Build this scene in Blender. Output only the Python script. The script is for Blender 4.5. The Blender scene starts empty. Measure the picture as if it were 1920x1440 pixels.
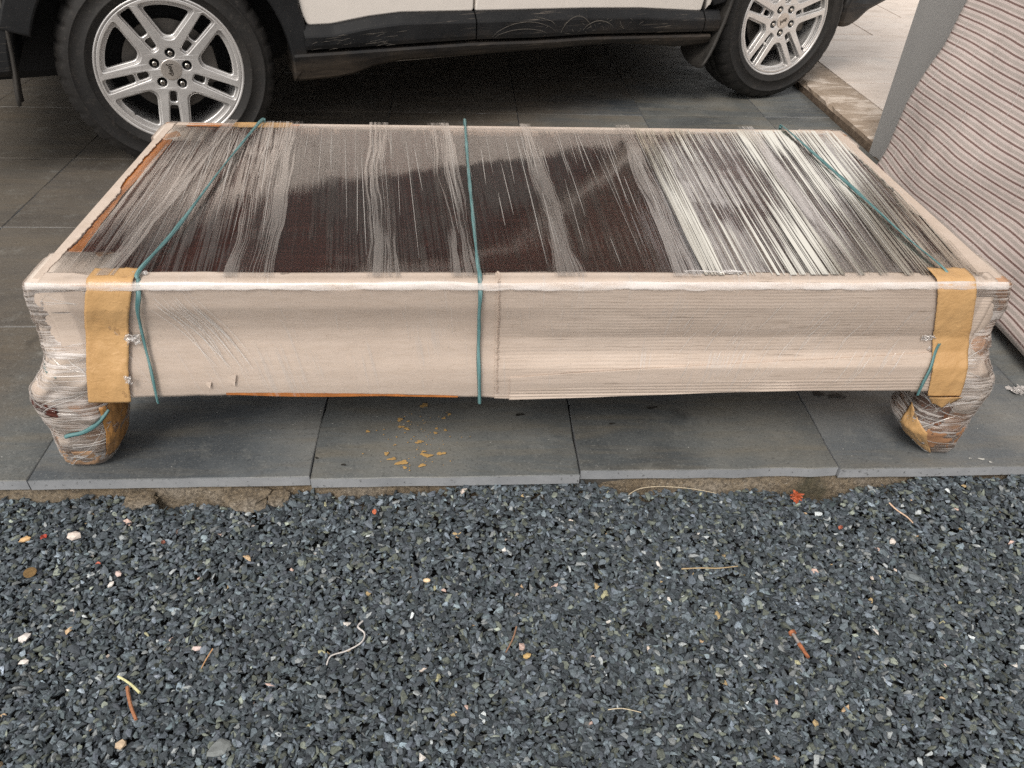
import bpy, bmesh, math, random
import numpy as np
from mathutils import Vector, Matrix, noise as mnoise
R = math.radians
random.seed(7)
rng = np.random.default_rng(11)
C = bpy.context.scene.collection
S = bpy.context.scene

# ------------------------------------------------------------------ camera, light, exposure
cam_d = bpy.data.cameras.new('camera')
cam = bpy.data.objects.new('camera', cam_d)
C.objects.link(cam)
S.camera = cam
cam_d.sensor_width = 36
cam_d.lens = 26.63
cam_d.clip_start = 0.05
cam_d.clip_end = 300
F, P_, YAW, ROLL, H = 1420.25, 0.6638, 0.0780, 0.0395, 1.140
_fw = Vector((math.sin(YAW) * math.cos(P_), math.cos(YAW) * math.cos(P_), -math.sin(P_)))
_rt = Vector((math.cos(YAW), -math.sin(YAW), 0))
_up = _rt.cross(_fw)
_r2 = _rt * math.cos(ROLL) + _up * math.sin(ROLL)
_u2 = _up * math.cos(ROLL) - _rt * math.sin(ROLL)
M = Matrix((( _r2.x, _u2.x, -_fw.x, 0), (_r2.y, _u2.y, -_fw.y, 0), (_r2.z, _u2.z, -_fw.z, H), (0, 0, 0, 1)))
cam.matrix_world = M

W = bpy.data.worlds.new('World')
S.world = W
W.use_nodes = True
wn = W.node_tree
bg = wn.nodes['Background']
sky = wn.nodes.new('ShaderNodeTexSky')
sky.sky_type = 'NISHITA'
sky.sun_disc = False
SUN_EL, SUN_AZ = R(51), R(205)          # azimuth clockwise from +Y: behind and left of the camera
sky.sun_elevation = SUN_EL
sky.sun_rotation = SUN_AZ
sky.dust_density = 3.0
hs = wn.nodes.new('ShaderNodeHueSaturation')
hs.inputs['Saturation'].default_value = 0.32
wn.links.new(sky.outputs[0], hs.inputs['Color'])
cl = wn.nodes.new('ShaderNodeMix')
cl.data_type = 'RGBA'
cl.inputs[0].default_value = 0.55
cl.inputs[7].default_value = (7.6, 7.3, 6.9, 1)        # even warm-white cloud layer
wn.links.new(hs.outputs[0], cl.inputs[6])
wn.links.new(cl.outputs[2], bg.inputs['Color'])
bg.inputs['Strength'].default_value = 0.12
sd = bpy.data.lights.new('sun', 'SUN')
sun = bpy.data.objects.new('sun', sd)
C.objects.link(sun)
sd.energy = 1.6
sd.angle = R(22)
sd.color = (1.0, 0.93, 0.84)
_d = Vector((math.sin(SUN_AZ) * math.cos(SUN_EL), math.cos(SUN_AZ) * math.cos(SUN_EL), math.sin(SUN_EL)))
sun.rotation_euler = _d.to_track_quat('Z', 'Y').to_euler()
S.view_settings.view_transform = 'Standard'
S.view_settings.look = 'None'
S.view_settings.gamma = 1
S.view_settings.exposure = 0.48
S.cycles.use_denoising = False
S.cycles.transparent_max_bounces = 16
S.cycles.max_bounces = 8
S.cycles.caustics_reflective = False
S.cycles.caustics_refractive = False
S.cycles.sample_clamp_indirect = 3.0
try: S.cycles.sampling_pattern = 'BLUE_NOISE'
except Exception: pass

# ------------------------------------------------------------------ helpers
def tag(o, label=None, cat=None, group=None, kind=None):
    if label: o['label'] = label
    if cat: o['category'] = cat
    if group: o['group'] = group
    if kind: o['kind'] = kind
    return o

def empty(name, loc=(0, 0, 0), rz=0, label=None, cat=None, group=None, kind=None):
    o = bpy.data.objects.new(name, None)
    C.objects.link(o)
    o.location = loc
    o.rotation_euler = (0, 0, rz)
    o.empty_display_size = 0.1
    return tag(o, label, cat, group, kind)

def wloc(o):
    v = Vector((0, 0, 0))
    while o is not None:
        v = v + Vector(o.location)
        o = o.parent
    return v

def link(name, me, mat=None, parent=None, loc=(0, 0, 0)):
    o = bpy.data.objects.new(name, me)
    C.objects.link(o)
    if mat is not None and len(me.materials) == 0:
        me.materials.append(mat)
    o.parent = parent
    o.location = loc
    return o

def mesh(name, verts, faces, mat, parent=None, world=False, smooth=False, uv=None, loc=(0, 0, 0)):
    """world=True: verts are world coordinates and the parent is an unrotated Empty"""
    if world and parent is not None:
        w = wloc(parent)
        verts = [(v[0] - w[0], v[1] - w[1], v[2] - w[2]) for v in verts]
    me = bpy.data.meshes.new(name)
    me.from_pydata([tuple(v) for v in verts], [], faces)
    if uv is not None:
        l = me.uv_layers.new(name='UVMap')
        for lp in me.loops:
            l.data[lp.index].uv = uv[lp.vertex_index]
    if smooth:
        me.polygons.foreach_set('use_smooth', [True] * len(me.polygons))
    me.update()
    return link(name, me, mat, parent, loc)

def grid(fn, nu, nv, closed_u=False):
    V = [fn(i / nu, j / nv) for j in range(nv + 1) for i in range(nu + (0 if closed_u else 1))]
    n = nu if closed_u else nu + 1
    Fc = []
    for j in range(nv):
        for i in range(nu):
            a = j * n + i
            b = j * n + (i + 1) % n
            Fc.append((a, b, b + n, a + n))
    return V, Fc

def solid(name, V, Fc, th, mat, parent=None, smooth=False, uv=None, world=True):
    o = mesh(name, V, Fc, mat, parent, world=world, smooth=smooth, uv=uv)
    m = o.modifiers.new('thickness', 'SOLIDIFY')
    m.thickness = th
    m.offset = 0
    return o

def box(name, x0, x1, y0, y1, z0, z1, mat, parent=None, bev=0.0, world=False, seg=1):
    bm = bmesh.new()
    bmesh.ops.create_cube(bm, size=1)
    for v in bm.verts:
        v.co = Vector(((x0 + x1) / 2 + v.co.x * (x1 - x0), (y0 + y1) / 2 + v.co.y * (y1 - y0), (z0 + z1) / 2 + v.co.z * (z1 - z0)))
    if bev:
        bmesh.ops.bevel(bm, geom=list(bm.edges), offset=bev, segments=seg, affect='EDGES', profile=0.7)
    if world and parent is not None:
        bmesh.ops.translate(bm, verts=bm.verts, vec=-wloc(parent))
    me = bpy.data.meshes.new(name)
    bm.to_mesh(me)
    bm.free()
    return link(name, me, mat, parent)

def fillet(pts, r, n=4):
    out = []
    N = len(pts)
    for i in range(N):
        p, a, b = Vector(pts[i]), Vector(pts[i - 1]), Vector(pts[(i + 1) % N])
        rr = r[i] if isinstance(r, (list, tuple)) else r
        d1, d2 = (a - p), (b - p)
        k = min(rr, d1.length * .48, d2.length * .48)
        s, e = p + d1.normalized() * k, p + d2.normalized() * k
        for t in range(n + 1):
            t /= n
            q = s * (1 - t) ** 2 + p * 2 * t * (1 - t) + e * t * t
            out.append((q.x, q.y))
    return out

def plate_mesh(name, loops, th, bevel=0.0, bres=1):
    """2D outline with holes, extruded to thickness th (local XY, thickness along Z)"""
    cu = bpy.data.curves.new(name, 'CURVE')
    cu.dimensions = '2D'
    cu.fill_mode = 'BOTH'
    cu.extrude = max(th / 2 - bevel, 1e-5)
    cu.bevel_depth = bevel
    cu.bevel_resolution = bres
    cu.offset = -bevel
    for lp in loops:
        sp = cu.splines.new('POLY')
        sp.points.add(len(lp) - 1)
        for k, p in enumerate(lp):
            sp.points[k].co = (p[0], p[1], 0, 1)
        sp.use_cyclic_u = True
    o = bpy.data.objects.new(name, cu)
    C.objects.link(o)
    bpy.context.view_layer.update()
    dg = bpy.context.evaluated_depsgraph_get()
    me = bpy.data.meshes.new_from_object(o.evaluated_get(dg))
    me.name = name
    bpy.data.objects.remove(o)
    bpy.data.curves.remove(cu)
    return me

def plate(name, loops, th, mat, parent, y=0.0, bevel=0.0, dome=0.0, R0=0.22, bres=1):
    """plate standing in local XZ facing -Y; y = position of its middle"""
    me = plate_mesh(name, loops, th, bevel, bres)
    for v in me.vertices:
        x, a, z = v.co
        r2 = (x * x + a * a) / (R0 * R0)
        v.co = (x, y - z + dome * max(0, 1 - r2), a)
    me.update()
    return link(name, me, mat, parent)

def circle(cx, cy, r, n=24, a0=0):
    return [(cx + r * math.cos(a0 + 2 * math.pi * k / n), cy + r * math.sin(a0 + 2 * math.pi * k / n)) for k in range(n)]

def lathe(name, prof, n, mat, parent, smooth=True, rfn=None):
    """profile of (radius, y) turned round local Y"""
    V, Fc = [], []
    m = len(prof)
    for i in range(n):
        a = 2 * math.pi * i / n
        for k, (r, y) in enumerate(prof):
            rr = r if rfn is None else rfn(i, k, r)
            V.append((rr * math.cos(a), y, rr * math.sin(a)))
    for i in range(n):
        for k in range(m - 1):
            a, b = i * m + k, ((i + 1) % n) * m + k
            Fc.append((a, a + 1, b + 1, b))
    return mesh(name, V, Fc, mat, parent, smooth=smooth)

def ribbon(name, pts, width, mat, parent=None, normal=None, th=0.0008, twist=0.0, world=True, sub=6, wvar=0.0):
    """flat strap along a smooth path; normal(p) gives the outward direction"""
    P = []
    n = len(pts)
    for i in range(n - 1):
        p0, p1, p2, p3 = (Vector(pts[max(i - 1, 0)]), Vector(pts[i]), Vector(pts[i + 1]), Vector(pts[min(i + 2, n - 1)]))
        for t in range(sub):
            t /= sub
            P.append(0.5 * ((2 * p1) + (p2 - p0) * t + (2 * p0 - 5 * p1 + 4 * p2 - p3) * t * t + (3 * p1 - p0 - 3 * p2 + p3) * t ** 3))
    P.append(Vector(pts[-1]))
    V, Fc, UV = [], [], []
    L = 0
    for i, p in enumerate(P):
        d = (P[min(i + 1, len(P) - 1)] - P[max(i - 1, 0)]).normalized()
        if i: L += (P[i] - P[i - 1]).length
        nn = Vector(normal(p)) if normal else Vector((0, 0, 1))
        s = d.cross(nn).normalized()
        nn = s.cross(d)
        if twist:
            a = twist * math.sin(L * 9 + 1.3) 
            s = s * math.cos(a) + nn * math.sin(a)
        w = width / 2 * (1 + wvar * math.sin(L * 31) + wvar * .6 * math.sin(L * 77 + 2))
        for k in (-1, -.35, .35, 1):
            q = p + s * w * k + nn * (th * (1 - k * k) * 1.5)
            V.append(tuple(q)); UV.append((L, k * .5 + .5))
    for i in range(len(P) - 1):
        for k in range(3):
            a = i * 4 + k
            Fc.append((a, a + 1, a + 5, a + 4))
    return solid(name, V, Fc, th, mat, parent, smooth=True, uv=UV, world=world)

def strands_mesh(name, lines, mat, parent, world=True):
    """many thin ribbons (list of (points, width, normal)) joined"""
    V, Fc = [], []
    for pts, w, nr in lines:
        b = len(V)
        m = len(pts)
        for i in range(m):
            p = Vector(pts[i])
            d = (Vector(pts[min(i + 1, m - 1)]) - Vector(pts[max(i - 1, 0)])).normalized()
            nn = Vector(nr(p) if callable(nr) else nr)
            s = d.cross(nn).normalized()
            ww = w * .5 * (1 - .75 * abs(2 * i / (m - 1) - 1) ** 3)
            V += [tuple(p + s * ww), tuple(p + nn * w * .35), tuple(p - s * ww)]
            if i:
                c = b + (i - 1) * 3
                Fc += [(c, c + 1, c + 4, c + 3), (c + 1, c + 2, c + 5, c + 4)]
    return mesh(name, V, Fc, mat, parent, world=world, smooth=True)

def fbm(x, y, z=0, o=4):
    return mnoise.fractal(Vector((x, y, z)), 1.0, 2.0, o)

# ------------------------------------------------------------------ materials
class NT:
    def __init__(s, name):
        s.m = bpy.data.materials.new(name)
        s.m.use_nodes = True
        s.t = s.m.node_tree
        s.b = s.t.nodes['Principled BSDF']
        s.out = s.t.nodes['Material Output']
    def n(s, ty, **k):
        nd = s.t.nodes.new(ty)
        for a, v in k.items(): setattr(nd, a, v)
        return nd
    def l(s, a, b): s.t.links.new(a, b)
    def coord(s, kind='Object', scale=(1, 1, 1), rot=(0, 0, 0), rand=False):
        tc = s.n('ShaderNodeTexCoord')
        mp = s.n('ShaderNodeMapping')
        mp.inputs['Scale'].default_value = scale
        mp.inputs['Rotation'].default_value = rot
        s.l(tc.outputs[kind], mp.inputs[0])
        if rand:
            oi = s.n('ShaderNodeObjectInfo')
            mu = s.n('ShaderNodeMath', operation='MULTIPLY')
            mu.inputs[1].default_value = 97.3
            s.l(oi.outputs['Random'], mu.inputs[0])
            s.l(mu.outputs[0], mp.inputs['Location'])
        return mp.outputs[0]
    def noise(s, vec, scale, detail=4, rough=.55, dist=0.0, out=0):
        nd = s.n('ShaderNodeTexNoise')
        nd.inputs['Scale'].default_value = scale
        nd.inputs['Detail'].default_value = detail
        nd.inputs['Roughness'].default_value = rough
        nd.inputs['Distortion'].default_value = dist
        s.l(vec, nd.inputs['Vector'])
        return nd.outputs[out]
    def ramp(s, fac, stops, interp='LINEAR'):
        nd = s.n('ShaderNodeValToRGB')
        cr = nd.color_ramp
        cr.interpolation = interp
        while len(cr.elements) > 1: cr.elements.remove(cr.elements[-1])
        for i, (p, c) in enumerate(stops):
            e = cr.elements[0] if i == 0 else cr.elements.new(p)
            e.position = p
            e.color = (c, c, c, 1) if isinstance(c, (int, float)) else (*c, 1)
        s.l(fac, nd.inputs[0])
        return nd.outputs[0]
    def mix(s, fac, a, b, mode='MIX'):
        nd = s.n('ShaderNodeMix', data_type='RGBA', blend_type=mode)
        if isinstance(fac, (int, float)): nd.inputs[0].default_value = fac
        else: s.l(fac, nd.inputs[0])
        for k, v in ((6, a), (7, b)):
            if isinstance(v, tuple): nd.inputs[k].default_value = (*v, 1)
            else: s.l(v, nd.inputs[k])
        return nd.outputs[2]
    def math(s, op, a, b=None, c=None, clamp=False):
        nd = s.n('ShaderNodeMath', operation=op, use_clamp=clamp)
        for k, v in enumerate((a, b, c)):
            if v is None: continue
            if isinstance(v, (int, float)): nd.inputs[k].default_value = v
            else: s.l(v, nd.inputs[k])
        return nd.outputs[0]
    def bump(s, h, strength=.3, dist=.01, normal=None):
        nd = s.n('ShaderNodeBump')
        nd.inputs['Strength'].default_value = strength
        nd.inputs['Distance'].default_value = dist
        s.l(h, nd.inputs['Height'])
        if normal is not None: s.l(normal, nd.inputs['Normal'])
        return nd.outputs[0]
    def base(s, c):
        if isinstance(c, tuple): s.b.inputs['Base Color'].default_value = (*c, 1)
        else: s.l(c, s.b.inputs['Base Color'])
    def rough(s, v):
        if isinstance(v, (int, float)): s.b.inputs['Roughness'].default_value = v
        else: s.l(v, s.b.inputs['Roughness'])
    def nrm(s, v): s.l(v, s.b.inputs['Normal'])

def m_slate():
    t = NT('slate_stone')
    v = t.coord(rand=True)
    big = t.noise(v, 2.2, 6, .6)
    fine = t.noise(v, 90, 4, .7)
    streak = t.noise(t.coord(scale=(3, 22, 3), rand=True), 1.0, 6, .65, .4)
    c = t.ramp(big, [(.36, (.070, .080, .090)), (.5, (.122, .135, .145)), (.64, (.190, .196, .194))])
    c = t.mix(t.ramp(streak, [(.45, 0.0), (.7, .6)]), c, (.185, .170, .140))
    oi = t.n('ShaderNodeObjectInfo')
    tone = t.ramp(oi.outputs['Random'], [(0, (.80, .80, .80)), (.35, (1, 1, 1)), (.6, (.95, .91, .84)), (1, (1.12, 1.10, 1.05))])
    c = t.mix(1.0, c, tone, 'MULTIPLY')
    # the tiles towards the back left are browner stone
    tc = t.n('ShaderNodeNewGeometry')
    sx = t.n('ShaderNodeSeparateXYZ'); t.l(tc.outputs['Position'], sx.inputs[0])
    br = t.ramp(t.math('MULTIPLY_ADD', sx.outputs[0], -.30, t.math('MULTIPLY_ADD', sx.outputs[1], .25, t.math('MULTIPLY', big, .5))), [(.86, 0.0), (1.0, .7)])
    c = t.mix(br, c, t.mix(streak, (.06, .048, .036), (.15, .118, .086)))
    # chalky scuffs and dust
    sc = t.noise(v, 14, 8, .75)
    c = t.mix(t.ramp(sc, [(.55, 0.0), (.75, .45)]), c, (.29, .29, .27))
    sp = t.noise(v, 230, 3, .6)
    c = t.mix(t.ramp(sp, [(.58, 0.0), (.70, .42)]), c, (.30, .30, .285))
    c = t.mix(t.ramp(t.noise(v, 170, 3, .6), [(.30, .45), (.44, 0.0)]), c, (.035, .036, .038))
    c = t.mix(t.ramp(t.noise(v, 5.5, 3, .5), [(.66, 0.0), (.72, .5)]), c, (.028, .028, .026))
    t.base(c)
    t.rough(t.ramp(t.noise(v, 8, 5, .6), [(.3, .42), (.7, .68)]))
    t.b.inputs['Specular IOR Level'].default_value = .42
    h = t.mix(.5, fine, t.noise(t.coord(scale=(1, 3, 1), rand=True), 14, 8, .6))
    t.nrm(t.bump(h, .45, .004))
    return t.m

def m_slate_edge():
    t = NT('slate_cut_edge')
    v = t.coord(rand=True)
    c = t.ramp(t.noise(v, 9, 6, .7), [(.3, (.215, .225, .24)), (.7, (.33, .34, .355))])
    c = t.mix(t.ramp(t.noise(v, 110, 3, .6), [(.62, 0.0), (.7, .7)]), c, (.05, .05, .05))
    t.base(c); t.rough(.75)
    t.nrm(t.bump(t.noise(v, 60, 4, .6), .3, .002))
    return t.m

def m_simple(name, col, rough=.5, metal=0.0, bump=None, var=.15, scale=20, spec=None, coat=0.0):
    t = NT(name)
    v = t.coord()
    n1 = t.noise(v, scale, 5, .6)
    lo = tuple(x * (1 - var) for x in col); hi = tuple(min(1, x * (1 + var)) for x in col)
    t.base(t.ramp(n1, [(.3, lo), (.7, hi)]))
    t.rough(rough)
    t.b.inputs['Metallic'].default_value = metal
    if spec is not None: t.b.inputs['Specular IOR Level'].default_value = spec
    if coat: t.b.inputs['Coat Weight'].default_value = coat
    if bump: t.nrm(t.bump(t.noise(v, bump[0], 5, .65), bump[1], bump[2]))
    return t.m

def m_concrete():
    t = NT('old_mortar')
    v = t.coord()
    c = t.ramp(t.noise(v, 7, 6, .65), [(.3, (.17, .125, .075)), (.5, (.25, .20, .14)), (.68, (.33, .29, .24))])
    c = t.mix(t.ramp(t.noise(v, 120, 4, .7), [(.40, .65), (.55, 0.0)]), c, (.06, .05, .04))
    c = t.mix(t.ramp(t.noise(v, 190, 2, .6), [(.62, 0.0), (.68, .6)]), c, (.45, .40, .33))
    c = t.mix(t.ramp(t.noise(v, 4.2, 3, .5), [(.62, 0.0), (.68, .8)]), c, (.045, .05, .03))
    t.base(c); t.rough(.92)
    t.nrm(t.bump(t.noise(v, 70, 8, .75), .9, .012))
    return t.m

def m_sandstone():
    t = NT('pale_sandstone')
    v = t.coord(rand=True)
    st = t.noise(t.coord(scale=(2, 7, 2), rand=True), 1.4, 6, .6, .6)
    c = t.ramp(st, [(.3, (.62, .52, .44)), (.5, (.74, .64, .56)), (.75, (.79, .71, .64))])
    c = t.mix(t.ramp(t.noise(v, 16, 7, .7), [(.54, 0.0), (.72, .5)]), c, (.42, .35, .29))
    c = t.mix(t.ramp(t.noise(v, 3.1, 2, .5), [(.62, 0.0), (.70, .25)]), c, (.42, .42, .40))
    t.base(c); t.rough(.55)
    t.nrm(t.bump(t.noise(v, 30, 6, .6), .2, .004))
    return t.m

def m_kerb():
    t = NT('stained_kerb_stone')
    v = t.coord(scale=(1, 1, 1))
    st = t.noise(t.coord(scale=(1.2, 3.2, 1)), 3.2, 8, .68, .5)
    c = t.ramp(st, [(.36, (.27, .20, .14)), (.5, (.40, .32, .25)), (.58, (.62, .53, .45)), (.75, (.70, .62, .54))])
    c = t.mix(t.ramp(t.noise(v, 150, 3, .6), [(.62, 0.0), (.7, .4)]), c, (.16, .12, .09))
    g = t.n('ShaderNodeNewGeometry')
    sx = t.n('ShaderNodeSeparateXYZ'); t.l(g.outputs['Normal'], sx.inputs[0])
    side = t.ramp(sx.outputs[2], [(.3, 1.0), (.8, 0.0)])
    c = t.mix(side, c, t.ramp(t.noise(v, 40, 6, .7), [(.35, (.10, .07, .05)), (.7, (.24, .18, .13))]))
    t.base(c); t.rough(.8)
    t.nrm(t.bump(t.noise(v, 60, 7, .7), .5, .006))
    return t.m

def m_wood():
    t = NT('dark_polished_wood')
    v = t.coord(scale=(5, 120, 30))
    g = t.noise(v, 1.0, 8, .7, .6)
    g2 = t.noise(t.coord(scale=(1.2, 14, 6)), 1.0, 4, .6, 1.0)
    c = t.ramp(g, [(.32, (.022, .006, .005)), (.5, (.062, .018, .013)), (.72, (.125, .043, .030))])
    c = t.mix(t.ramp(g2, [(.4, 0.0), (.75, .5)]), c, (.105, .028, .017))
    t.base(c); t.rough(.42)
    t.nrm(t.bump(g, .15, .002))
    return t.m

def m_card(name='kraft_cardboard', corr=False):
    t = NT(name)
    v = t.coord()
    c = t.ramp(t.noise(v, 3.0, 6, .6), [(.3, (.545, .448, .378)), (.7, (.615, .520, .448))])
    fib = t.noise(t.coord(scale=(30, 30, 260) if not corr else (12, 12, 240)), 1.0, 3, .6)
    c = t.mix(t.ramp(fib, [(.35, .22), (.6, 0.0)]), c, (.40, .31, .23))
    c = t.mix(t.ramp(t.noise(v, 330, 2, .5), [(.68, 0.0), (.74, .45)]), c, (.16, .11, .07))
    c = t.mix(t.ramp(t.noise(v, 190, 2, .5), [(.64, 0.0), (.72, .30)]), c, (.62, .54, .46))
    if corr:
        c = t.mix(t.ramp(t.noise(t.coord(scale=(9, 9, 400)), 1.0, 4, .7), [(.60, 0.0), (.68, .6)]), c, (.16, .115, .08))
    t.base(c); t.rough(.85)
    t.b.inputs['Specular IOR Level'].default_value = .25
    t.nrm(t.bump(t.noise(v, 240, 4, .6), .35, .0012, None))
    return t.m

def m_patch_wrap():
    """what lies under the film on the legs: cardboard scraps, brown paper tape, bare dark wood"""
    t = NT('leg_padding')
    v = t.coord()
    c = t.ramp(t.noise(v, 9, 3, .5), [(.40, (.54, .45, .38)), (.55, (.62, .54, .47)), (.63, (.55, .46, .38))])
    vo = t.n('ShaderNodeTexVoronoi'); vo.inputs['Scale'].default_value = 13
    t.l(v, vo.inputs['Vector'])
    bw = t.n('ShaderNodeSeparateColor'); t.l(vo.outputs['Color'], bw.inputs[0])
    c = t.mix(t.ramp(bw.outputs[0], [(.80, 0.0), (.82, .8)], 'CONSTANT'), c, (.46, .24, .12))
    c = t.mix(t.ramp(bw.outputs[1], [(.92, 0.0), (.94, .7)], 'CONSTANT'), c, (.10, .045, .035))
    g = t.n('ShaderNodeNewGeometry')
    sx = t.n('ShaderNodeSeparateXYZ'); t.l(g.outputs['Position'], sx.inputs[0])
    foot = t.ramp(sx.outputs[2], [(.05, .75), (.13, .75), (.15, 0.0)])
    c = t.mix(t.math('MULTIPLY', foot, t.ramp(t.noise(v, 15, 2, .5), [(.42, 0.0), (.48, 1.0)])), c, (.44, .245, .13))
    t.base(c); t.rough(.7)
    t.nrm(t.bump(t.noise(v, 45, 5, .6), .4, .006))
    return t.m

def m_tape():
    t = NT('tan_packing_tape')
    v = t.coord()
    c = t.ramp(t.noise(t.coord(scale=(14, 14, 4)), 1.0, 5, .6), [(.3, (.50, .295, .125)), (.7, (.58, .36, .165))])
    c = t.mix(t.ramp(t.noise(v, 30, 5, .6, 1.5), [(.60, 0.0), (.8, .35)]), c, (.66, .44, .22))
    t.base(c)
    t.rough(.34)
    t.b.inputs['Specular IOR Level'].default_value = .6
    h = t.mix(.5, t.noise(t.coord(scale=(26, 26, 9), rot=(0, .5, 0)), 1.0, 5, .55, 1.2), t.noise(v, 85, 3, .5, 1.0))
    t.nrm(t.bump(h, .5, .005))
    return t.m

def m_film(name, sx, sy, lo, hi, amount=.8, milk=.25, clear=.05, gloss=.16, bumps=.6, dens=(5, 2), tint=(.93, .90, .88), off=0.0, bd=.0006, frs=1.0, adens=.42):
    """stretched wrap: clear sheet with glossy, slightly milky stretch streaks running along UV v"""
    t = NT(name)
    uv = t.n('ShaderNodeUVMap')
    def mp(a, b, o=0.0):
        m = t.n('ShaderNodeMapping')
        m.inputs['Scale'].default_value = (a, b, 1)
        m.inputs['Location'].default_value = (o + off, off * .7, off)
        t.l(uv.outputs[0], m.inputs[0])
        return m.outputs[0]
    s1 = t.noise(mp(sx, sy), 1.0, 3, .6)
    s2 = t.noise(mp(sx * .33, sy * .7, 7.0), 1.0, 2, .5)
    s3 = t.noise(mp(sx * 2.4, sy * 1.6, 3.0), 1.0, 2, .5)
    d = t.noise(mp(dens[0], dens[1], 11.0), 1.0, 3, .55)
    s = t.math('ADD', t.math('MULTIPLY', s1, .55), t.math('ADD', t.math('MULTIPLY', s2, .30), t.math('MULTIPLY', s3, .15)))
    s = t.math('ADD', s, t.math('MULTIPLY', t.math('SUBTRACT', d, .5), adens))
    k = t.ramp(s, [(lo, 0.0), (hi, 1.0)])
    fac = t.math('MULTIPLY_ADD', k, amount, clear, clamp=True)
    fr = t.n('ShaderNodeFresnel'); fr.inputs['IOR'].default_value = 1.5
    nb = t.bump(s, bumps, bd)
    t.l(nb, fr.inputs['Normal'])
    fac = t.math('MAXIMUM', fac, t.math('MULTIPLY', fr.outputs[0], frs))
    gl = t.n('ShaderNodeBsdfGlossy'); gl.inputs['Roughness'].default_value = gloss
    gl.inputs['Color'].default_value = (*tint, 1)
    t.l(nb, gl.inputs['Normal'])
    df = t.n('ShaderNodeBsdfDiffuse'); df.inputs['Color'].default_value = (tint[0] * .92, tint[1] * .92, tint[2] * .92, 1)
    mx = t.n('ShaderNodeMixShader'); mx.inputs[0].default_value = milk
    t.l(gl.outputs[0], mx.inputs[1]); t.l(df.outputs[0], mx.inputs[2])
    tr = t.n('ShaderNodeBsdfTransparent')
    m2 = t.n('ShaderNodeMixShader')
    t.l(fac, m2.inputs[0]); t.l(tr.outputs[0], m2.inputs[1]); t.l(mx.outputs[0], m2.inputs[2])
    t.l(m2.outputs[0], t.out.inputs[0])
    t.t.nodes.remove(t.b)
    return t.m

def m_strand():
    t = NT('stretched_film_strand')
    gl = t.n('ShaderNodeBsdfGlossy'); gl.inputs['Roughness'].default_value = .2
    gl.inputs['Color'].default_value = (.95, .93, .90, 1)
    df = t.n('ShaderNodeBsdfDiffuse'); df.inputs['Color'].default_value = (.80, .77, .74, 1)
    mx = t.n('ShaderNodeMixShader'); mx.inputs[0].default_value = .55
    t.l(gl.outputs[0], mx.inputs[1]); t.l(df.outputs[0], mx.inputs[2])
    tr = t.n('ShaderNodeBsdfTransparent')
    m2 = t.n('ShaderNodeMixShader'); m2.inputs[0].default_value = .6
    t.l(tr.outputs[0], m2.inputs[1]); t.l(mx.outputs[0], m2.inputs[2])
    t.l(m2.outputs[0], t.out.inputs[0])
    t.t.nodes.remove(t.b)
    return t.m

def m_highlight_film():
    t = NT('milky_highlight_film')
    t.base((.84, .79, .76)); t.rough(.15)  # pale colour stands in for the light caught along the fold
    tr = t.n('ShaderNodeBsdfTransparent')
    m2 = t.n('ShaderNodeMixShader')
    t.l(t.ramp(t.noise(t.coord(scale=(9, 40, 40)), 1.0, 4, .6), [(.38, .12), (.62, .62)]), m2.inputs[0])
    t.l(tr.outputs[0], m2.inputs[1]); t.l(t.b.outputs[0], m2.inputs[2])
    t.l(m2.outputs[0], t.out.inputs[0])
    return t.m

def m_cord():
    t = NT('teal_plastic_twine')
    uv = t.n('ShaderNodeUVMap')
    m = t.n('ShaderNodeMapping'); m.inputs['Scale'].default_value = (14, 7, 1); t.l(uv.outputs[0], m.inputs[0])
    n1 = t.noise(m.outputs[0], 1.0, 4, .6)
    t.base(t.ramp(n1, [(.32, (.035, .10, .11)), (.5, (.095, .215, .22)), (.68, (.24, .38, .38))]))
    t.rough(.35)
    t.nrm(t.bump(n1, .6, .001))
    return t.m

def m_fabric():
    t = NT('striped_ticking')
    uv = t.n('ShaderNodeUVMap')
    sx = t.n('ShaderNodeSeparateXYZ'); t.l(uv.outputs[0], sx.inputs[0])
    u = t.math('FRACT', sx.outputs[1])            # v counts stripe repeats
    base = (.80, .69, .655)
    grey = (.57, .51, .475)
    red = (.22, .13, .115)
    c = t.ramp(u, [(0, red), (.19, base), (.38, grey), (.50, (.56, .49, .45)), (.56, grey), (.72, base), (.96, base)], 'CONSTANT')
    m = t.n('ShaderNodeMapping'); m.inputs['Scale'].default_value = (900, 28, 1); t.l(uv.outputs[0], m.inputs[0])
    weave = t.noise(m.outputs[0], 1.0, 2, .5)
    c = t.mix(t.ramp(weave, [(.35, .16), (.65, 0.0)]), c, (.30, .24, .22))
    bri = t.noise(t.coord(), 260, 2, .5)
    c = t.mix(t.ramp(bri, [(.35, .18), (.6, 0.0)]), c, (.25, .2, .18))
    t.base(c); t.rough(.62)
    t.b.inputs['Coat Weight'].default_value = .35
    t.b.inputs['Coat Roughness'].default_value = .25
    t.nrm(t.bump(weave, .25, .0012))
    return t.m

def m_tyre():
    t = NT('dusty_tyre_rubber')
    v = t.coord()
    c = t.ramp(t.noise(v, 6, 6, .65), [(.35, (.006, .0055, .0055)), (.7, (.016, .014, .0125))])
    c = t.mix(t.ramp(t.noise(v, 70, 4, .7), [(.55, 0.0), (.75, .25)]), c, (.12, .10, .085))
    t.base(c); t.rough(.68)
    t.nrm(t.bump(t.noise(v, 90, 4, .6), .3, .002))
    return t.m

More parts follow.
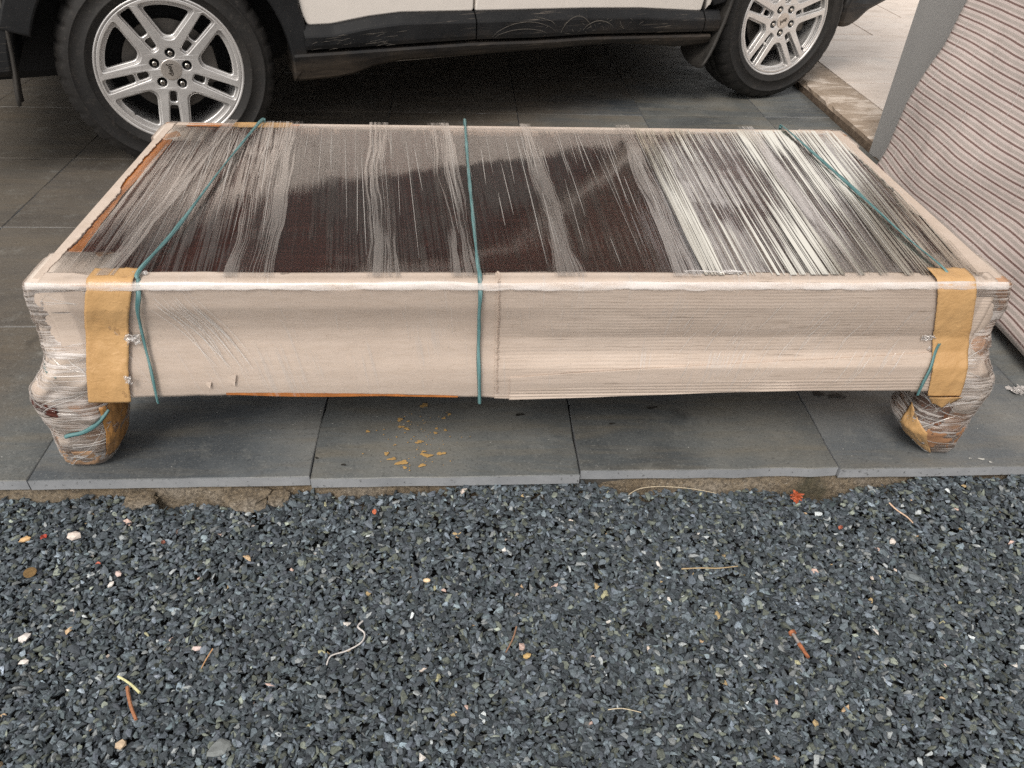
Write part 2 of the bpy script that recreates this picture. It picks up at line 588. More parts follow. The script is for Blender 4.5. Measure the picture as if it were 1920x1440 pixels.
def m_cladding():
    t = NT('scuffed_black_plastic')
    v = t.coord()
    c = t.ramp(t.noise(v, 4, 6, .6), [(.35, (.006, .0065, .0075)), (.7, (.014, .0145, .016))])
    g = t.n('ShaderNodeTexCoord')
    sx = t.n('ShaderNodeSeparateXYZ'); t.l(g.outputs['Object'], sx.inputs[0])
    low = t.ramp(t.math('ADD', sx.outputs[2], t.math('MULTIPLY', t.noise(v, 9, 6, .7), .16)), [(.40, .9), (.49, 0.0)])
    c = t.mix(low, c, t.ramp(t.noise(t.coord(scale=(5, 5, 30)), 1.0, 6, .7), [(.35, (.012, .010, .009)), (.7, (.070, .054, .040))]))
    sc = t.noise(t.coord(scale=(6, 40, 160), rot=(0, .08, 0)), 1.0, 5, .65, .3)
    area = t.ramp(t.noise(v, 3.2, 3, .5), [(.46, 0.0), (.62, 1.0)])
    c = t.mix(t.math('MULTIPLY', area, t.ramp(sc, [(.60, 0.0), (.68, .7)])), c, (.26, .22, .18))
    sp = t.noise(v, 230, 3, .6)
    c = t.mix(t.ramp(sp, [(.67, 0.0), (.74, .5)]), c, (.22, .19, .16))
    t.base(c)
    t.rough(t.ramp(t.noise(v, 12, 5, .6), [(.3, .34), (.7, .58)]))
    t.b.inputs['Specular IOR Level'].default_value = .35
    t.nrm(t.bump(t.noise(v, 400, 2, .5), .12, .001))
    return t.m

def m_alloy():
    t = NT('silver_alloy')
    v = t.coord()
    c = t.ramp(t.noise(v, 9, 6, .65), [(.35, (.62, .60, .59)), (.7, (.76, .745, .73))])
    c = t.mix(t.ramp(t.noise(v, 160, 3, .6), [(.66, 0.0), (.74, .7)]), c, (.14, .12, .11))
    t.base(c); t.rough(.30)
    t.b.inputs['Metallic'].default_value = .6
    t.nrm(t.bump(t.noise(v, 300, 2, .5), .06, .001))
    return t.m

def m_gravel():
    t = NT('crushed_bluestone')
    at = t.n('ShaderNodeAttribute'); at.attribute_name = 'stone_colour'
    v = t.coord()
    n1 = t.noise(v, 420, 3, .7)
    c = t.mix(1.0, at.outputs['Color'], t.ramp(n1, [(.3, .62), (.5, 1.0), (.72, 1.5)]), 'MULTIPLY')
    c = t.mix(t.ramp(t.noise(v, 900, 2, .5), [(.62, 0.0), (.72, .30)]), c, (.30, .32, .33))
    t.base(c); t.rough(.78)
    t.b.inputs['Specular IOR Level'].default_value = .35
    t.nrm(t.bump(n1, .45, .0012))
    return t.m

SLATE, SLEDGE, MORTAR, SAND, KERB = m_slate(), m_slate_edge(), m_concrete(), m_sandstone(), m_kerb()
WOOD = m_wood(); CARD = m_card(); CORR = m_card('corrugated_cardboard', True); PAD = m_patch_wrap(); TAPE = m_tape()
CORD = m_cord(); FABRIC = m_fabric(); TYRE = m_tyre(); CLAD = m_cladding(); ALLOY = m_alloy(); STONE = m_gravel()
STRAND = m_strand()
ORANGE = m_simple('orange_brown_tape', (.47, .17, .045), .4, var=.25, scale=30)
PAINT_W = m_simple('white_car_paint', (.72, .67, .62), .3, var=.03, coat=.5)
BLACK = m_simple('matt_black', (.008, .008, .009), .8)
GLASSM = m_simple('tinted_window_glass', (.010, .011, .012), .08, var=.05, spec=.6)
CHROME = m_simple('chromed_metal', (.55, .52, .48), .22, metal=1.0)
CAPM = m_simple('centre_cap_metal', (.70, .65, .60), .42, metal=1.0)
DISC = m_simple('brake_disc_steel', (.11, .10, .09), .5, metal=.6)
PILLARM = m_simple('grey_painted_render', (.40, .395, .39), .8, var=.05, scale=5, bump=(90, .12, .002))
DIRT = m_simple('dark_soil', (.030, .030, .030), .95, var=.4, scale=60, bump=(60, .8, .01))
SPLASH = m_simple('ochre_paint', (.46, .29, .11), .6, var=.15, scale=60)
GROUT = m_simple('dark_bedding', (.085, .078, .068), .95, var=.3, scale=50, bump=(90, .5, .003))

# ------------------------------------------------------------------ ground
gnd = mesh('ground', [(-60, -40, -.12), (60, -40, -.12), (60, 80, -.12), (-60, 80, -.12)], [(0, 1, 2, 3)], DIRT)
tag(gnd, kind='structure')
TW, XS, YS = .56948, -.8956, 1.1437

# bedding under the tiles (grout shows in the joints)
bed = box('pavement', XS - 4 * TW, 1.690, YS + .012, YS + 13 * TW, -.119, -.0245, GROUT)
tag(bed, kind='structure')
nt = 0
def slab_mesh(sx, sy, seed, front=False):
    rr = random.Random(seed)
    n = 10
    g = .0016
    ring = []
    def edge(a, b, ax):
        for k in range(n):
            t = k / n
            x, y = a[0] + (b[0] - a[0]) * t, a[1] + (b[1] - a[1]) * t
            j = rr.uniform(-.0011, .0009)
            if rr.random() < .06: j += .003
            x += j * (1 if ax == 0 else 0) * (1 if a[0] == 0 else -1)
            y += j * (1 if ax == 1 else 0) * (1 if a[1] == 0 else -1)
            ring.append((x, y))
    x1, y1 = sx - g, sy - g
    edge((g, g), (x1, g), 1); edge((x1, g), (x1, y1), 0); edge((x1, y1), (g, y1), 1); edge((g, y1), (g, g), 0)
    m = len(ring)
    V = []
    cx, cy = sx / 2, sy / 2
    for f, z in ((.0016, 0.0), (0, -.0016), (0, -.026)):
        for x, y in ring:
            V.append((x + (f if x < cx else -f), y + (f if y < cy else -f), z))
    Fc = [tuple(range(m))]
    mats = [0]
    for r in range(2):
        for k in range(m):
            k2 = (k + 1) % m
            Fc.append((r * m + k, (r + 1) * m + k, (r + 1) * m + k2, r * m + k2))
            mats.append(0 if r == 0 else 1)
    me = bpy.data.meshes.new('slate_slab')
    me.from_pydata(V, [], Fc)
    me.materials.append(SLATE); me.materials.append(SLEDGE)
    me.polygons.foreach_set('material_index', mats)
    me.update()
    return me
slab_vars = [slab_mesh(TW, TW, s) for s in range(5)]
half_vars = [slab_mesh(1.690 - (XS + 4 * TW), TW, 40 + s) for s in range(2)]
fro = {0: 0.0, 1: -.006, 2: .004, 3: -.004, -1: .003, 4: .003}
for r in range(12):
    for c in range(-4, 5):
        me = half_vars[r % 2] if c == 4 else slab_vars[(c * 3 + r * 2) % 5]
        rr = random.Random(c * 31 + r)
        o = link('slab', me, None, bed, (XS + c * TW, YS + r * TW + (fro.get(c, 0) if r == 0 else 0), rr.uniform(-.0012, .0012)))
        o.rotation_euler = (rr.uniform(-.0012, .0012), rr.uniform(-.0012, .0012), 0)

# mortar footing that shows below the tile edge
def foot_fn(u, v):
    x = -3.2 + 6.4 * u
    b = fbm(x * 3.1, 2.0, 0) * .016 + fbm(x * 17, v * 3, 5) * .007
    y = YS + .014 - v * (.030 + .02 * fbm(x * 2.2, 9, 1)) - b * v
    return (x, y, -.0255 - v * .09 + .004 * fbm(x * 30, v * 9, 2))
V, Fc = grid(foot_fn, 420, 9)
ft = mesh('mortar_footing', V, Fc, MORTAR, smooth=False)
tag(ft, kind='structure')
# pale mortar lumps squeezed out beneath the tiles
for (x, w, d, h) in ((-.46, .10, .035, .022), (-.395, .045, .02, .018), (.30, .05, .018, .014), (-.68, .07, .022, .014)):
    bm = bmesh.new()
    bmesh.ops.create_icosphere(bm, subdivisions=3, radius=1)
    for v in bm.verts:
        k = 1 + .35 * fbm(v.co.x * 1.6 + x * 9, v.co.y * 1.6, v.co.z * 1.6)
        v.co = Vector((v.co.x * w / 2 * k, v.co.y * d * k, max(-.6, min(.55, v.co.z)) * h * k))
    me = bpy.data.meshes.new('mortar_lump'); bm.to_mesh(me); bm.free()
    link('mortar_lump', me, MORTAR, ft, (x, YS - .012, -.048))

# raised patio on the right with stained kerb strip
patio = box('patio', 1.70, 9.0, -2.0, 12.0, -.119, .012, GROUT)
tag(patio, kind='structure')
def kerb_fn():
    V, Fc = [], []
    n = 160
    for k in range(n + 1):
        y = -.5 + 9.5 * k / n
        chip = max(0, fbm(y * 6.5, 3.3, 0) - .12) * .05 + .004 * fbm(y * 40, 1, 0)
        if 3.78 < y < 3.92: chip += .02
        V += [(1.692, y, -.03), (1.694 + .003 * fbm(y * 20, 0, 0), y, .026), (1.700 + chip, y, .0385), (1.915, y, .041), (1.915, y, .0)]
    for k in range(n):
        for j in range(4):
            a = k * 5 + j
            Fc.append((a, a + 1, a + 6, a + 5))
    return V, Fc
V, Fc = kerb_fn()
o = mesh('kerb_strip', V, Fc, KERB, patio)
yy = [1.14]
while yy[-1] < 9.5: yy.append(yy[-1] + .49)
yy = [-.5 + .485 * k + .0 for k in range(20)]
base_y = 3.825
rows = [base_y + .49 * k for k in range(-9, 10)]
def patio_slab(w, d, seed):
    rr = random.Random(seed)
    g = .0038
    bm = bmesh.new()
    bmesh.ops.create_cube(bm, size=1)
    for v in bm.verts:
        v.co = Vector(((v.co.x + .5) * (w - 2 * g) + g, (v.co.y + .5) * (d - 2 * g) + g, -.015 + v.co.z * .03))
    bmesh.ops.bevel(bm, geom=list(bm.edges), offset=.0015, segments=1, affect='EDGES')
    me = bpy.data.meshes.new('patio_slab'); bm.to_mesh(me); bm.free()
    me.materials.append(SAND)
    return me
pvars = [patio_slab(.98, .49, s) for s in range(2)]
for ri, y in enumerate(rows):
    for k in range(5):
        sh = 0 if ri % 2 == 0 else -.41
        x = 1.918 + k * .98 + (sh if k else 0)
        if k == 0 and sh:
            me = patio_slab(.57, .49, 5) if 'ps5' not in globals() else ps5
            globals()['ps5'] = me
        else: me = pvars[(k + ri) % 2]
        o = link('patio_slab', me, None, patio, (x, y, .041))
        o.rotation_euler = (0, 0, 0)

# ------------------------------------------------------------------ gravel
def stone_variants(n=26):
    out = []
    for k in range(n):
        rr = random.Random(100 + k)
        bm = bmesh.new()
        sx, sy, sz = 1, rr.uniform(.45, .8), rr.uniform(.25, .5)
        for _ in range(11):
            v = Vector((rr.gauss(0, 1), rr.gauss(0, 1), rr.gauss(0, 1))).normalized()
            p = 1.0
            bm.verts.new((v.x * sx * .5 * rr.uniform(.75, 1.1), v.y * sy * .5 * rr.uniform(.7, 1.1), v.z * sz * .5 * rr.uniform(.8, 1.05)))
        bmesh.ops.convex_hull(bm, input=bm.verts)
        for v in [v for v in bm.verts if not v.link_faces]: bm.verts.remove(v)
        bmesh.ops.triangulate(bm, faces=bm.faces)
        bm.verts.index_update()
        V = np.array([v.co[:] for v in bm.verts]); Fc = np.array([[v.index for v in f.verts] for f in bm.faces])
        bm.free()
        out.append((V, Fc))
    return out
SV = stone_variants()

def edge_y(x):
    """where the gravel bank meets the footing"""
    return 1.141 + .013 * np.sin(x * 5.3 + 1.0) + .012 * np.sin(x * 13.7) + .008 * np.sin(x * 31)
def gravel_h(x, y):
    h = -.083 + .006 * np.sin(x * 7.1 + y * 3) * np.sin(y * 9 + 1) + .004 * np.sin(x * 19 + 2) * np.sin(y * 23)
    return h + .022 * np.clip((y - .9) / .15, 0, 1) + .026 * np.clip((y - .95) / .2, 0, 1) * (.6 + .5 * np.sin(x * 4.3 + 1.6)) + .010 * np.clip((x - .2) / .8, 0, 1)

def build_gravel(N, X0, X1, Y0, Y1, lmin, lmax, name, seed):
    r = np.random.default_rng(seed)
    Vs, Fs, Cs = [], [], []
    vb = 0
    per = N // len(SV)
    for (V, Fc) in SV:
        n = per
        x = r.uniform(X0, X1, n); y = r.uniform(Y0, Y1, n)
        keep = y < edge_y(x) - .004
        x, y = x[keep], y[keep]; n = len(x)
        L = lmin + (lmax - lmin) * r.beta(1.7, 3.2, n)
        ew = r.uniform(.75, 1.15, n)
        yaw = r.uniform(0, 2 * np.pi, n); tilt = r.normal(0, .30, n); roll = r.normal(0, .33, n)
        z = gravel_h(x, y) + r.uniform(-.010, .004, n)
        P = V[None] * np.stack([L, L * ew, L * r.uniform(.8, 1.3, n)], 1)[:, None, :]
        cr, sr = np.cos(roll)[:, None], np.sin(roll)[:, None]
        X, Y, Z = P[..., 0], P[..., 1] * cr - P[..., 2] * sr, P[..., 1] * sr + P[..., 2] * cr
        ct, s_ = np.cos(tilt)[:, None], np.sin(tilt)[:, None]
        X, Z = X * ct + Z * s_, -X * s_ + Z * ct
        cy, sy = np.cos(yaw)[:, None], np.sin(yaw)[:, None]
        X, Y = X * cy - Y * sy, X * sy + Y * cy
        P = np.stack([X + x[:, None], Y + y[:, None], Z + z[:, None]], -1)
        m = V.shape[0]
        Vs.append(P.reshape(-1, 3))
        Fs.append((Fc[None] + (np.arange(n) * m)[:, None, None] + vb).reshape(-1, 3))
        b = r.lognormal(.04, .46, n)[:, None]
        col = np.array([.070, .085, .098])[None] * b * (1 + r.normal(0, .018, (n, 3)))
        q = r.random(n)
        gm = q < .10
        col[gm] = np.array([.105, .118, .100]) * b[gm]
        lm = (q > .10) & (q < .145)
        col[lm] = np.array([.19, .205, .21]) * b[lm]
        tm = q > .996
        pal = np.array([[.50, .36, .22], [.58, .50, .44], [.52, .38, .33], [.40, .30, .16], [.65, .62, .58], [.36, .35, .22]])
        col[tm] = pal[r.integers(0, len(pal), tm.sum())]
        Cs.append(np.repeat(np.clip(col, .01, .8), m, 0))
        vb += n * m
    V = np.concatenate(Vs); Fc = np.concatenate(Fs); Cc = np.concatenate(Cs)
    me = bpy.data.meshes.new(name)
    me.vertices.add(len(V)); me.vertices.foreach_set('co', V.astype(np.float32).ravel())
    me.loops.add(len(Fc) * 3); me.loops.foreach_set('vertex_index', Fc.astype(np.int32).ravel())
    me.polygons.add(len(Fc)); me.polygons.foreach_set('loop_start', np.arange(0, len(Fc) * 3, 3, dtype=np.int32))
    me.polygons.foreach_set('loop_total', np.full(len(Fc), 3, dtype=np.int32))
    me.update()
    at = me.color_attributes.new('stone_colour', 'FLOAT_COLOR', 'POINT')
    at.data.foreach_set('color', np.concatenate([Cc, np.ones((len(Cc), 1))], 1).astype(np.float32).ravel())
    me.shade_flat() if hasattr(me, 'shade_flat') else None
    o = link(name, me, STONE)
    tag(o, 'dark blue grey crushed stone gravel spread in front of the slate tiles', 'gravel', kind='stuff')
    return o
build_gravel(98000, -1.55, 1.690, .36, 1.15, .010, .030, 'gravel', 5)

def single_stone(name, x, y, L, wy, hz, col, label, cat, group=None, seed=0, yaw=0, zoff=.001, smooth=False, rnd=.25):
    rr = random.Random(seed)
    bm = bmesh.new()
    bmesh.ops.create_icosphere(bm, subdivisions=2 if smooth or L > .03 else 1, radius=.5)
    for v in bm.verts:
        k = 1 + rnd * (1 if smooth else 2.2) * fbm(v.co.x * 3 + seed * 7.7, v.co.y * 3, v.co.z * 3)
        p = v.co * k
        a = yaw
        px, py = p.x * L, p.y * wy
        v.co = Vector((px * math.cos(a) - py * math.sin(a), px * math.sin(a) + py * math.cos(a), p.z * hz))
    me = bpy.data.meshes.new(name); bm.to_mesh(me); bm.free()
    if smooth: me.polygons.foreach_set('use_smooth', [True] * len(me.polygons))
    z = float(gravel_h(np.array(x), np.array(y))) + .006 + zoff
    mt = m_simple(name + '_mineral', col, .75, var=.18, scale=160, bump=(250, .3, .001))
    o = link(name, me, mt, None, (x, y, z))
    return tag(o, label, cat, group)

G2 = 'pale stones scattered over the gravel'
single_stone('pale_stone', -.778, 1.042, .026, .021, .014, (.66, .58, .52), 'lumpy pinkish white stone pair, largest pale stone near the tile edge at left', 'stone', G2, 1, .3)
single_stone('tan_stone', -.869, 1.034, .020, .012, .010, (.62, .40, .20), 'small tan rectangular stone near the left frame edge, below the mortar', 'stone', G2, 2, .3)
single_stone('white_stone', -.789, .830, .026, .015, .012, (.64, .60, .57), 'pointed white stone in the gravel at the far left, above another white stone', 'stone', G2, 3, .6)
single_stone('white_stone', -.769, .780, .017, .014, .011, (.66, .62, .58), 'roundish white stone just below the pointed white stone at far left', 'stone', G2, 4, .2)
single_stone('pink_stone', -.481, .800, .020, .010, .009, (.60, .48, .45), 'oblong pink stone in the left half of the gravel', 'stone', G2, 5, .1)
single_stone('white_stone', -.675, .935, .017, .010, .009, (.72, .68, .64), 'bright white chip beside a pink chip, left upper gravel', 'stone', G2, 6, 1.0)
single_stone('pink_stone', -.668, .958, .016, .011, .009, (.58, .46, .42), 'small pink chip touching the bright white chip, left upper gravel', 'stone', G2, 7, 2.5)
single_stone('cream_pebble', -.078, .928, .015, .009, .008, (.74, .56, .36), 'smooth cream oval pebble in the centre of the upper gravel', 'stone', G2, 8, 0, smooth=True, rnd=.05)
single_stone('flat_slate_chip', -.396, .615, .036, .028, .010, (.17, .185, .185), 'large flat grey slate chip near the bottom edge, left of centre', 'stone', None, 9, .4)
single_stone('tan_stone', -.555, .630, .018, .014, .010, (.52, .40, .28), 'tan angular stone near the bottom left, left of the big flat slate chip', 'stone', G2, 10, .4)
single_stone('ochre_stone', .105, .760, .018, .010, .009, (.48, .33, .14), 'ochre leaf shaped stone right of the centre of the gravel', 'stone', G2, 12, .3)
single_stone('white_stone', .878, .985, .015, .013, .010, (.66, .60, .55), 'pale round stone close to the tile edge at far right', 'stone', G2, 13, .5)
single_stone('large_grey_stone', .885, .905, .036, .020, .012, (.13, .15, .16), 'large blue grey stone lying in the right part of the gravel', 'stone', None, 14, -.7)
# flat round ochre disc, like a coin
gz = lambda x, y: float(gravel_h(np.array(x), np.array(y)))
bm = bmesh.new()
bmesh.ops.create_cone(bm, cap_ends=True, segments=28, radius1=.0115, radius2=.0115, depth=.002)
bmesh.ops.bevel(bm, geom=[e for e in bm.edges if abs(e.verts[0].co.z - e.verts[1].co.z) < 1e-6], offset=.0004, segments=1, affect='EDGES')
me = bpy.data.meshes.new('coin'); bm.to_mesh(me); bm.free()
o = link('coin', me, m_simple('tarnished_brass', (.22, .14, .06), .5, metal=.5, var=.3, scale=200), None, (-.831, .961, gz(-.831, .961) + .013))
o.rotation_euler = (.12, .06, .3)
tag(o, 'tarnished brown coin lying on the gravel at far left', 'coin')

def stick(name, pts, r, col, label, cat, group=None, rough=.8, n=6, taper=.3):
    V, Fc = [], []
    if len(pts) > 2:
        q, c = [], [tuple(p) + (0,) * (3 - len(p)) for p in pts]
        for i in range(len(c) - 1):
            p0, p1, p2, p3 = c[max(i - 1, 0)], c[i], c[i + 1], c[min(i + 2, len(c) - 1)]
            for k in range(5):
                t = k / 5
                q.append(tuple(.5 * (2 * b + (d - a) * t + (2 * a - 5 * b + 4 * d - e) * t * t + (3 * b - a - 3 * d + e) * t ** 3) for a, b, d, e in zip(p0, p1, p2, p3)))
        pts = q + [c[-1]]
    m = len(pts)
    P = [Vector((p[0], p[1], gz(pts[0][0], pts[0][1]) + .011 + (p[2] if len(p) > 2 else 0))) for p in pts]
    org = P[0].copy()
    for i, p in enumerate(P):
        d = (P[min(i + 1, m - 1)] - P[max(i - 1, 0)]).normalized()
        a = d.cross(Vector((0, 0, 1))).normalized(); b = a.cross(d)
        rr = r * (1 - taper * i / (m - 1))
        for k in range(n):
            t = 2 * math.pi * k / n
            V.append(tuple(p - org + a * math.cos(t) * rr + b * math.sin(t) * rr))
    for i in range(m - 1):
        for k in range(n):
            Fc.append((i * n + k, i * n + (k + 1) % n, (i + 1) * n + (k + 1) % n, (i + 1) * n + k))
    Fc += [tuple(range(n))[::-1], tuple((m - 1) * n + k for k in range(n))]
    o = mesh(name, V, Fc, m_simple(name + '_fibre', col, rough, var=.25, scale=300), None, loc=org)
    return tag(o, label, cat, group)
GT = 'dry twigs and stems on the gravel'
stick('twig', [(-.577, .727), (-.570, .712), (-.558, .690), (-.543, .668)], .0030, (.34, .15, .075), 'thick reddish brown twig lying below the pale stem, lower left gravel', 'twig', GT, taper=.1)
stick('stem', [(-.600, .748), (-.585, .740), (-.570, .730), (-.553, .716)], .0019, (.62, .60, .33), 'pale yellow green stem above the thick brown twig, lower left gravel', 'stem', GT, taper=-.2)
stick('straw', [(-.452, .795), (-.458, .775), (-.462, .757)], .0013, (.55, .32, .16), 'short upright orange straw right of the pale yellow stem', 'straw', GT)
stick('straw', [(.425, .9365), (.465, .9375), (.50, .936), (.540, .940)], .0014, (.40, .30, .17), 'long straight brown straw lying level right of the centre', 'straw', GT)
stick('dry_tendril', [(.345, 1.108), (.37, 1.124), (.41, 1.130), (.46, 1.126), (.50, 1.118), (.535, 1.107)], .0010, (.50, .42, .30), 'long thin arched straw at the foot of the tile edge, left of the red flower', 'straw', GT)
stick('white_root', [(-.192, .838, .002), (-.199, .824, .005), (-.186, .812, .002), (-.190, .792, .004), (-.215, .778, .001), (-.240, .768, .003), (-.246, .752, .0)], .0017, (.55, .52, .50), 'curly whitish root lying left of the centre of the gravel', 'root', GT)
stick('twig', [(.090, .820), (.082, .795), (.068, .768)], .0016, (.28, .16, .10), 'thin forked brown twig right of the curly white root', 'twig', GT)
stick('straw', [(.905, 1.075), (.912, 1.055), (.925, 1.035), (.930, 1.018)], .0018, (.66, .47, .34), 'peach coloured curved straw near the tile edge, right of the red flower', 'straw', GT)
stick('straw', [(.235, .655), (.260, .656), (.290, .648)], .0009, (.56, .48, .34), 'thin bowed straw in the lower gravel, right of centre', 'straw', GT)
stick('wood_splinter', [(-.92, .640), (-.91, .628), (-.895, .618), (-.88, .615), (-.862, .622)], .0020, (.26, .07, .05), 'dark red curled stem at the lower left corner', 'stem', GT)
# rusty bolt
bo = empty('rusty_bolt', (.602, .762, gz(.602, .762) + .014), 0, 'rusty bolt with a round head lying in the gravel at right', 'bolt')
rust = m_simple('flaking_rust', (.30, .11, .05), .8, var=.6, scale=120, bump=(300, .5, .001))
zinc = m_simple('weathered_zinc', (.34, .30, .28), .55, metal=.5, var=.3, scale=120)
def cyl_dir(name, a, b, r, mat, parent, n=14):
    a, b = Vector(a), Vector(b)
    d = (b - a).normalized(); s = d.orthogonal().normalized(); t = d.cross(s)
    V = []
    for p in (a, b):
        for k in range(n):
            an = 2 * math.pi * k / n
            V.append(tuple(p + s * math.cos(an) * r + t * math.sin(an) * r))
    Fc = [(k, (k + 1) % n, n + (k + 1) % n, n + k) for k in range(n)] + [tuple(range(n))[::-1], tuple(range(n, 2 * n))]
    return mesh(name, V, Fc, mat, parent)
cyl_dir('shank', (-.004, .022, 0), (.001, .000, -.001), .0032, zinc, bo)
cyl_dir('threaded_end', (.001, .000, -.001), (.008, -.026, -.002), .0032, rust, bo)
cyl_dir('sleeve', (.0005, .002, -.001), (.0035, -.010, -.0014), .0038, rust, bo)
cyl_dir('bolt_head', (-.0048, .0265, 0), (-.004, .0215, 0), .0068, rust, bo)
# dried red flower
fl = empty('dried_flower', (.715, 1.108, gz(.715, 1.108) + .012), 0, 'crumpled dried red orange flower against the tile edge', 'flower')
petm = m_simple('dried_petal', (.36, .075, .025), .6, var=.45, scale=90)
for k in range(18):
    rr = random.Random(k)
    a = k * 2.4
    L = rr.uniform(.010, .020); el = rr.uniform(-.1, .9)
    dirv = Vector((math.cos(a) * math.cos(el), math.sin(a) * math.cos(el), math.sin(el)))
    s = dirv.cross(Vector((0, 0, 1))).normalized()
    V, Fc = [], []
    for i in range(5):
        t = i / 4
        w = .0035 * math.sin(.35 + t * 2.3)
        p = dirv * L * t + Vector((rr.uniform(-1, 1), rr.uniform(-1, 1), rr.uniform(-1, 1))) * .0018 + Vector((0, 0, -.006 * t * t))
        V += [tuple(p - s * w), tuple(p + Vector((0, 0, .0016))), tuple(p + s * w)]
    for i in range(4):
        c = i * 3
        Fc += [(c, c + 1, c + 4, c + 3), (c + 1, c + 2, c + 5, c + 4)]
    mesh('petal', V, Fc, petm, fl)
def leaf(x, y, s, col, label, seed):
    rr = random.Random(seed)
    V = []; Fc = []
    for i in range(6):
        t = i / 5
        w = s * .35 * math.sin(.2 + t * 2.7)
        z = .004 * rr.random()
        V += [(t * s, -w, z + .002), (t * s, 0, z), (t * s, w, z + .003)]
        if i:
            c = (i - 1) * 3
            Fc += [(c, c + 1, c + 4, c + 3), (c + 1, c + 2, c + 5, c + 4)]
    o = mesh('dry_leaf', V, Fc, m_simple('leaf_scrap', col, .7, var=.4, scale=150), None, loc=(x, y, gz(x, y) + .012))
    o.rotation_euler = (0.2, 0.1, seed)
    tag(o, label, 'leaf', 'red leaf scraps on the gravel')
leaf(-.835, 1.028, .014, (.33, .05, .03), 'small dark red petal scrap right of the tan stone, far left', 1)
leaf(-.595, 1.010, .012, (.20, .07, .045), 'small brown red leaf scrap left of centre, upper gravel', 2)
leaf(-.705, .975, .010, (.50, .14, .09), 'tiny orange red scrap between the white stone pair and the chips', 3)
leaf(.780, 1.020, .013, (.32, .10, .06), 'round brown red leaf scrap right of and below the dried flower', 4)
leaf(-.190, 1.082, .014, (.52, .16, .08), 'orange leaf scrap left of centre below the mortar footing', 5)

# ------------------------------------------------------------------ paint splashes on the slate
ps = []
for (x, y, r) in ((-.097, 1.372, .010), (-.219, 1.283, .0055), (-.150, 1.322, .007), (-.131, 1.316, .004), (-.146, 1.297, .006), (-.133, 1.290, .006), (-.104, 1.246, .008),
                  (-.172, 1.210, .006), (-.159, 1.193, .008), (-.137, 1.181, .011), (-.085, 1.203, .011), (-.092, 1.215, .005), (-.054, 1.208, .008), (-.094, 1.172, .0065),
                  (-.068, 1.275, .005), (-.066, 1.290, .004), (-.038, 1.339, .005), (-.05, 1.325, .004), (-.046, 1.284, .004), (-.13, 1.166, .005)):
    ps.append((x, y, r, random.uniform(.6, 1.0)))
for _ in range(90):
    x = random.gauss(-.10, .045); y = random.gauss(1.24, .06)
    if y > 1.155: ps.append((x, y, random.uniform(.0006, .0019), 1))
V, Fc = [], []
for (x, y, r, e) in ps:
    b = len(V); n = 14
    ph = random.uniform(0, 6)
    V.append((x, y, .0012))
    for k in range(n):
        a = 2 * math.pi * k / n
        q = r * .88 * (1 + (.30 * math.sin(2 * a + ph) + .22 * math.sin(3 * a + ph * 5) + .16 * math.sin(5 * a + ph * 3)) * (1 if r > .003 else .2))
        V.append((x + q * math.cos(a) * 1.15, y + q * math.sin(a) * e, .0008))
    for k in range(n): Fc.append((b, b + 1 + k, b + 1 + (k + 1) % n))
V = [(v[0], v[1], v[2] + .0016) for v in V]
sp = mesh('paint_splatter', V, Fc, SPLASH)
tag(sp, 'ochre paint spots splattered on the slate tile under the table', 'paint', kind='stuff')

STAIN = m_simple('dark_damp_stain', (.030, .028, .024), .5, var=.3, scale=60)
CHALK = m_simple('chalk_mark', (.50, .50, .47), .8, var=.2, scale=80)
def blots(name, lst, mat, z, label):
    V, Fc = [], []
    for (x, y, r, e) in lst:
        b = len(V); n = 16; ph = (x * 91 + y * 37) % 6
        V.append((x, y, z))
        for k in range(n):
            a = 2 * math.pi * k / n
            q = r * (1 + .28 * math.sin(2 * a + ph) + .22 * math.sin(3 * a + ph * 2) + .12 * math.sin(7 * a))
            V.append((x + q * math.cos(a), y + q * math.sin(a) * e, z))
        for k in range(n): Fc.append((b, b + 1 + k, b + 1 + (k + 1) % n))
    o = mesh(name, V, Fc, mat, bed)
    tag(o, label, kind='stuff')
blots('damp_stain', [(.862, 1.405, .016, .7), (.905, 1.392, .017, .6), (.985, 1.42, .010, .8), (.125, 1.335, .009, .5), (.13, 1.39, .008, .5), (.335, 1.30, .006, .5), (-.26, 1.178, .004, .8), (.44, 1.355, .012, .35), (-.32, 1.20, .003, 1)], STAIN, .0022, None)
rr = random.Random(99)
blots('chalk_fleck', [(rr.uniform(-1.1, 1.5), rr.uniform(1.16, 1.42), rr.uniform(.0006, .0016), rr.uniform(.4, 1)) for _ in range(60)] + [(-.99, 1.98, .012, .5), (-1.02, 1.70, .010, .6), (1.145, 1.165, .007, .4), (1.16, 1.155, .004, .5), (1.12, 1.168, .003, .6)], CHALK, .0026, None)

# ------------------------------------------------------------------ wrapped table
TX, TY = .13, 1.58
HX, HY, TZ = .888, .405, .445            # outer half sizes at the top edge and height
table = empty('wrapped_table', (TX, TY, 0), 0,
              'low dark wooden table wrapped in cardboard and clear film, tied with teal twine', 'table')
ZZ = [.19, .21, .24, .27, .30, .33, .35, .37, .40, .43, .45]
DL = [.020, .020, .017, .011, .003, -.004, -.006, -.004, .002, .001, 0]
DR = [.019, .019, .018, .014, .001, -.004, -.001, .000, .002, .001, 0]
def d_off(x, z):
    """outward bulge of the moulded apron"""
    a = float(np.interp(z, ZZ, DL)); b = float(np.interp(z, ZZ, DR))
    t = min(1, max(0, (x + .05) / .25))
    return a * (1 - t) + b * t
def z_bot(x):
    return float(np.interp(x, [-.76, -.58, -.43, -.2, .0, .08, .24, .5, .67, .95, 1.02], [.205, .213, .217, .212, .205, .202, .205, .214, .218, .213, .206]))
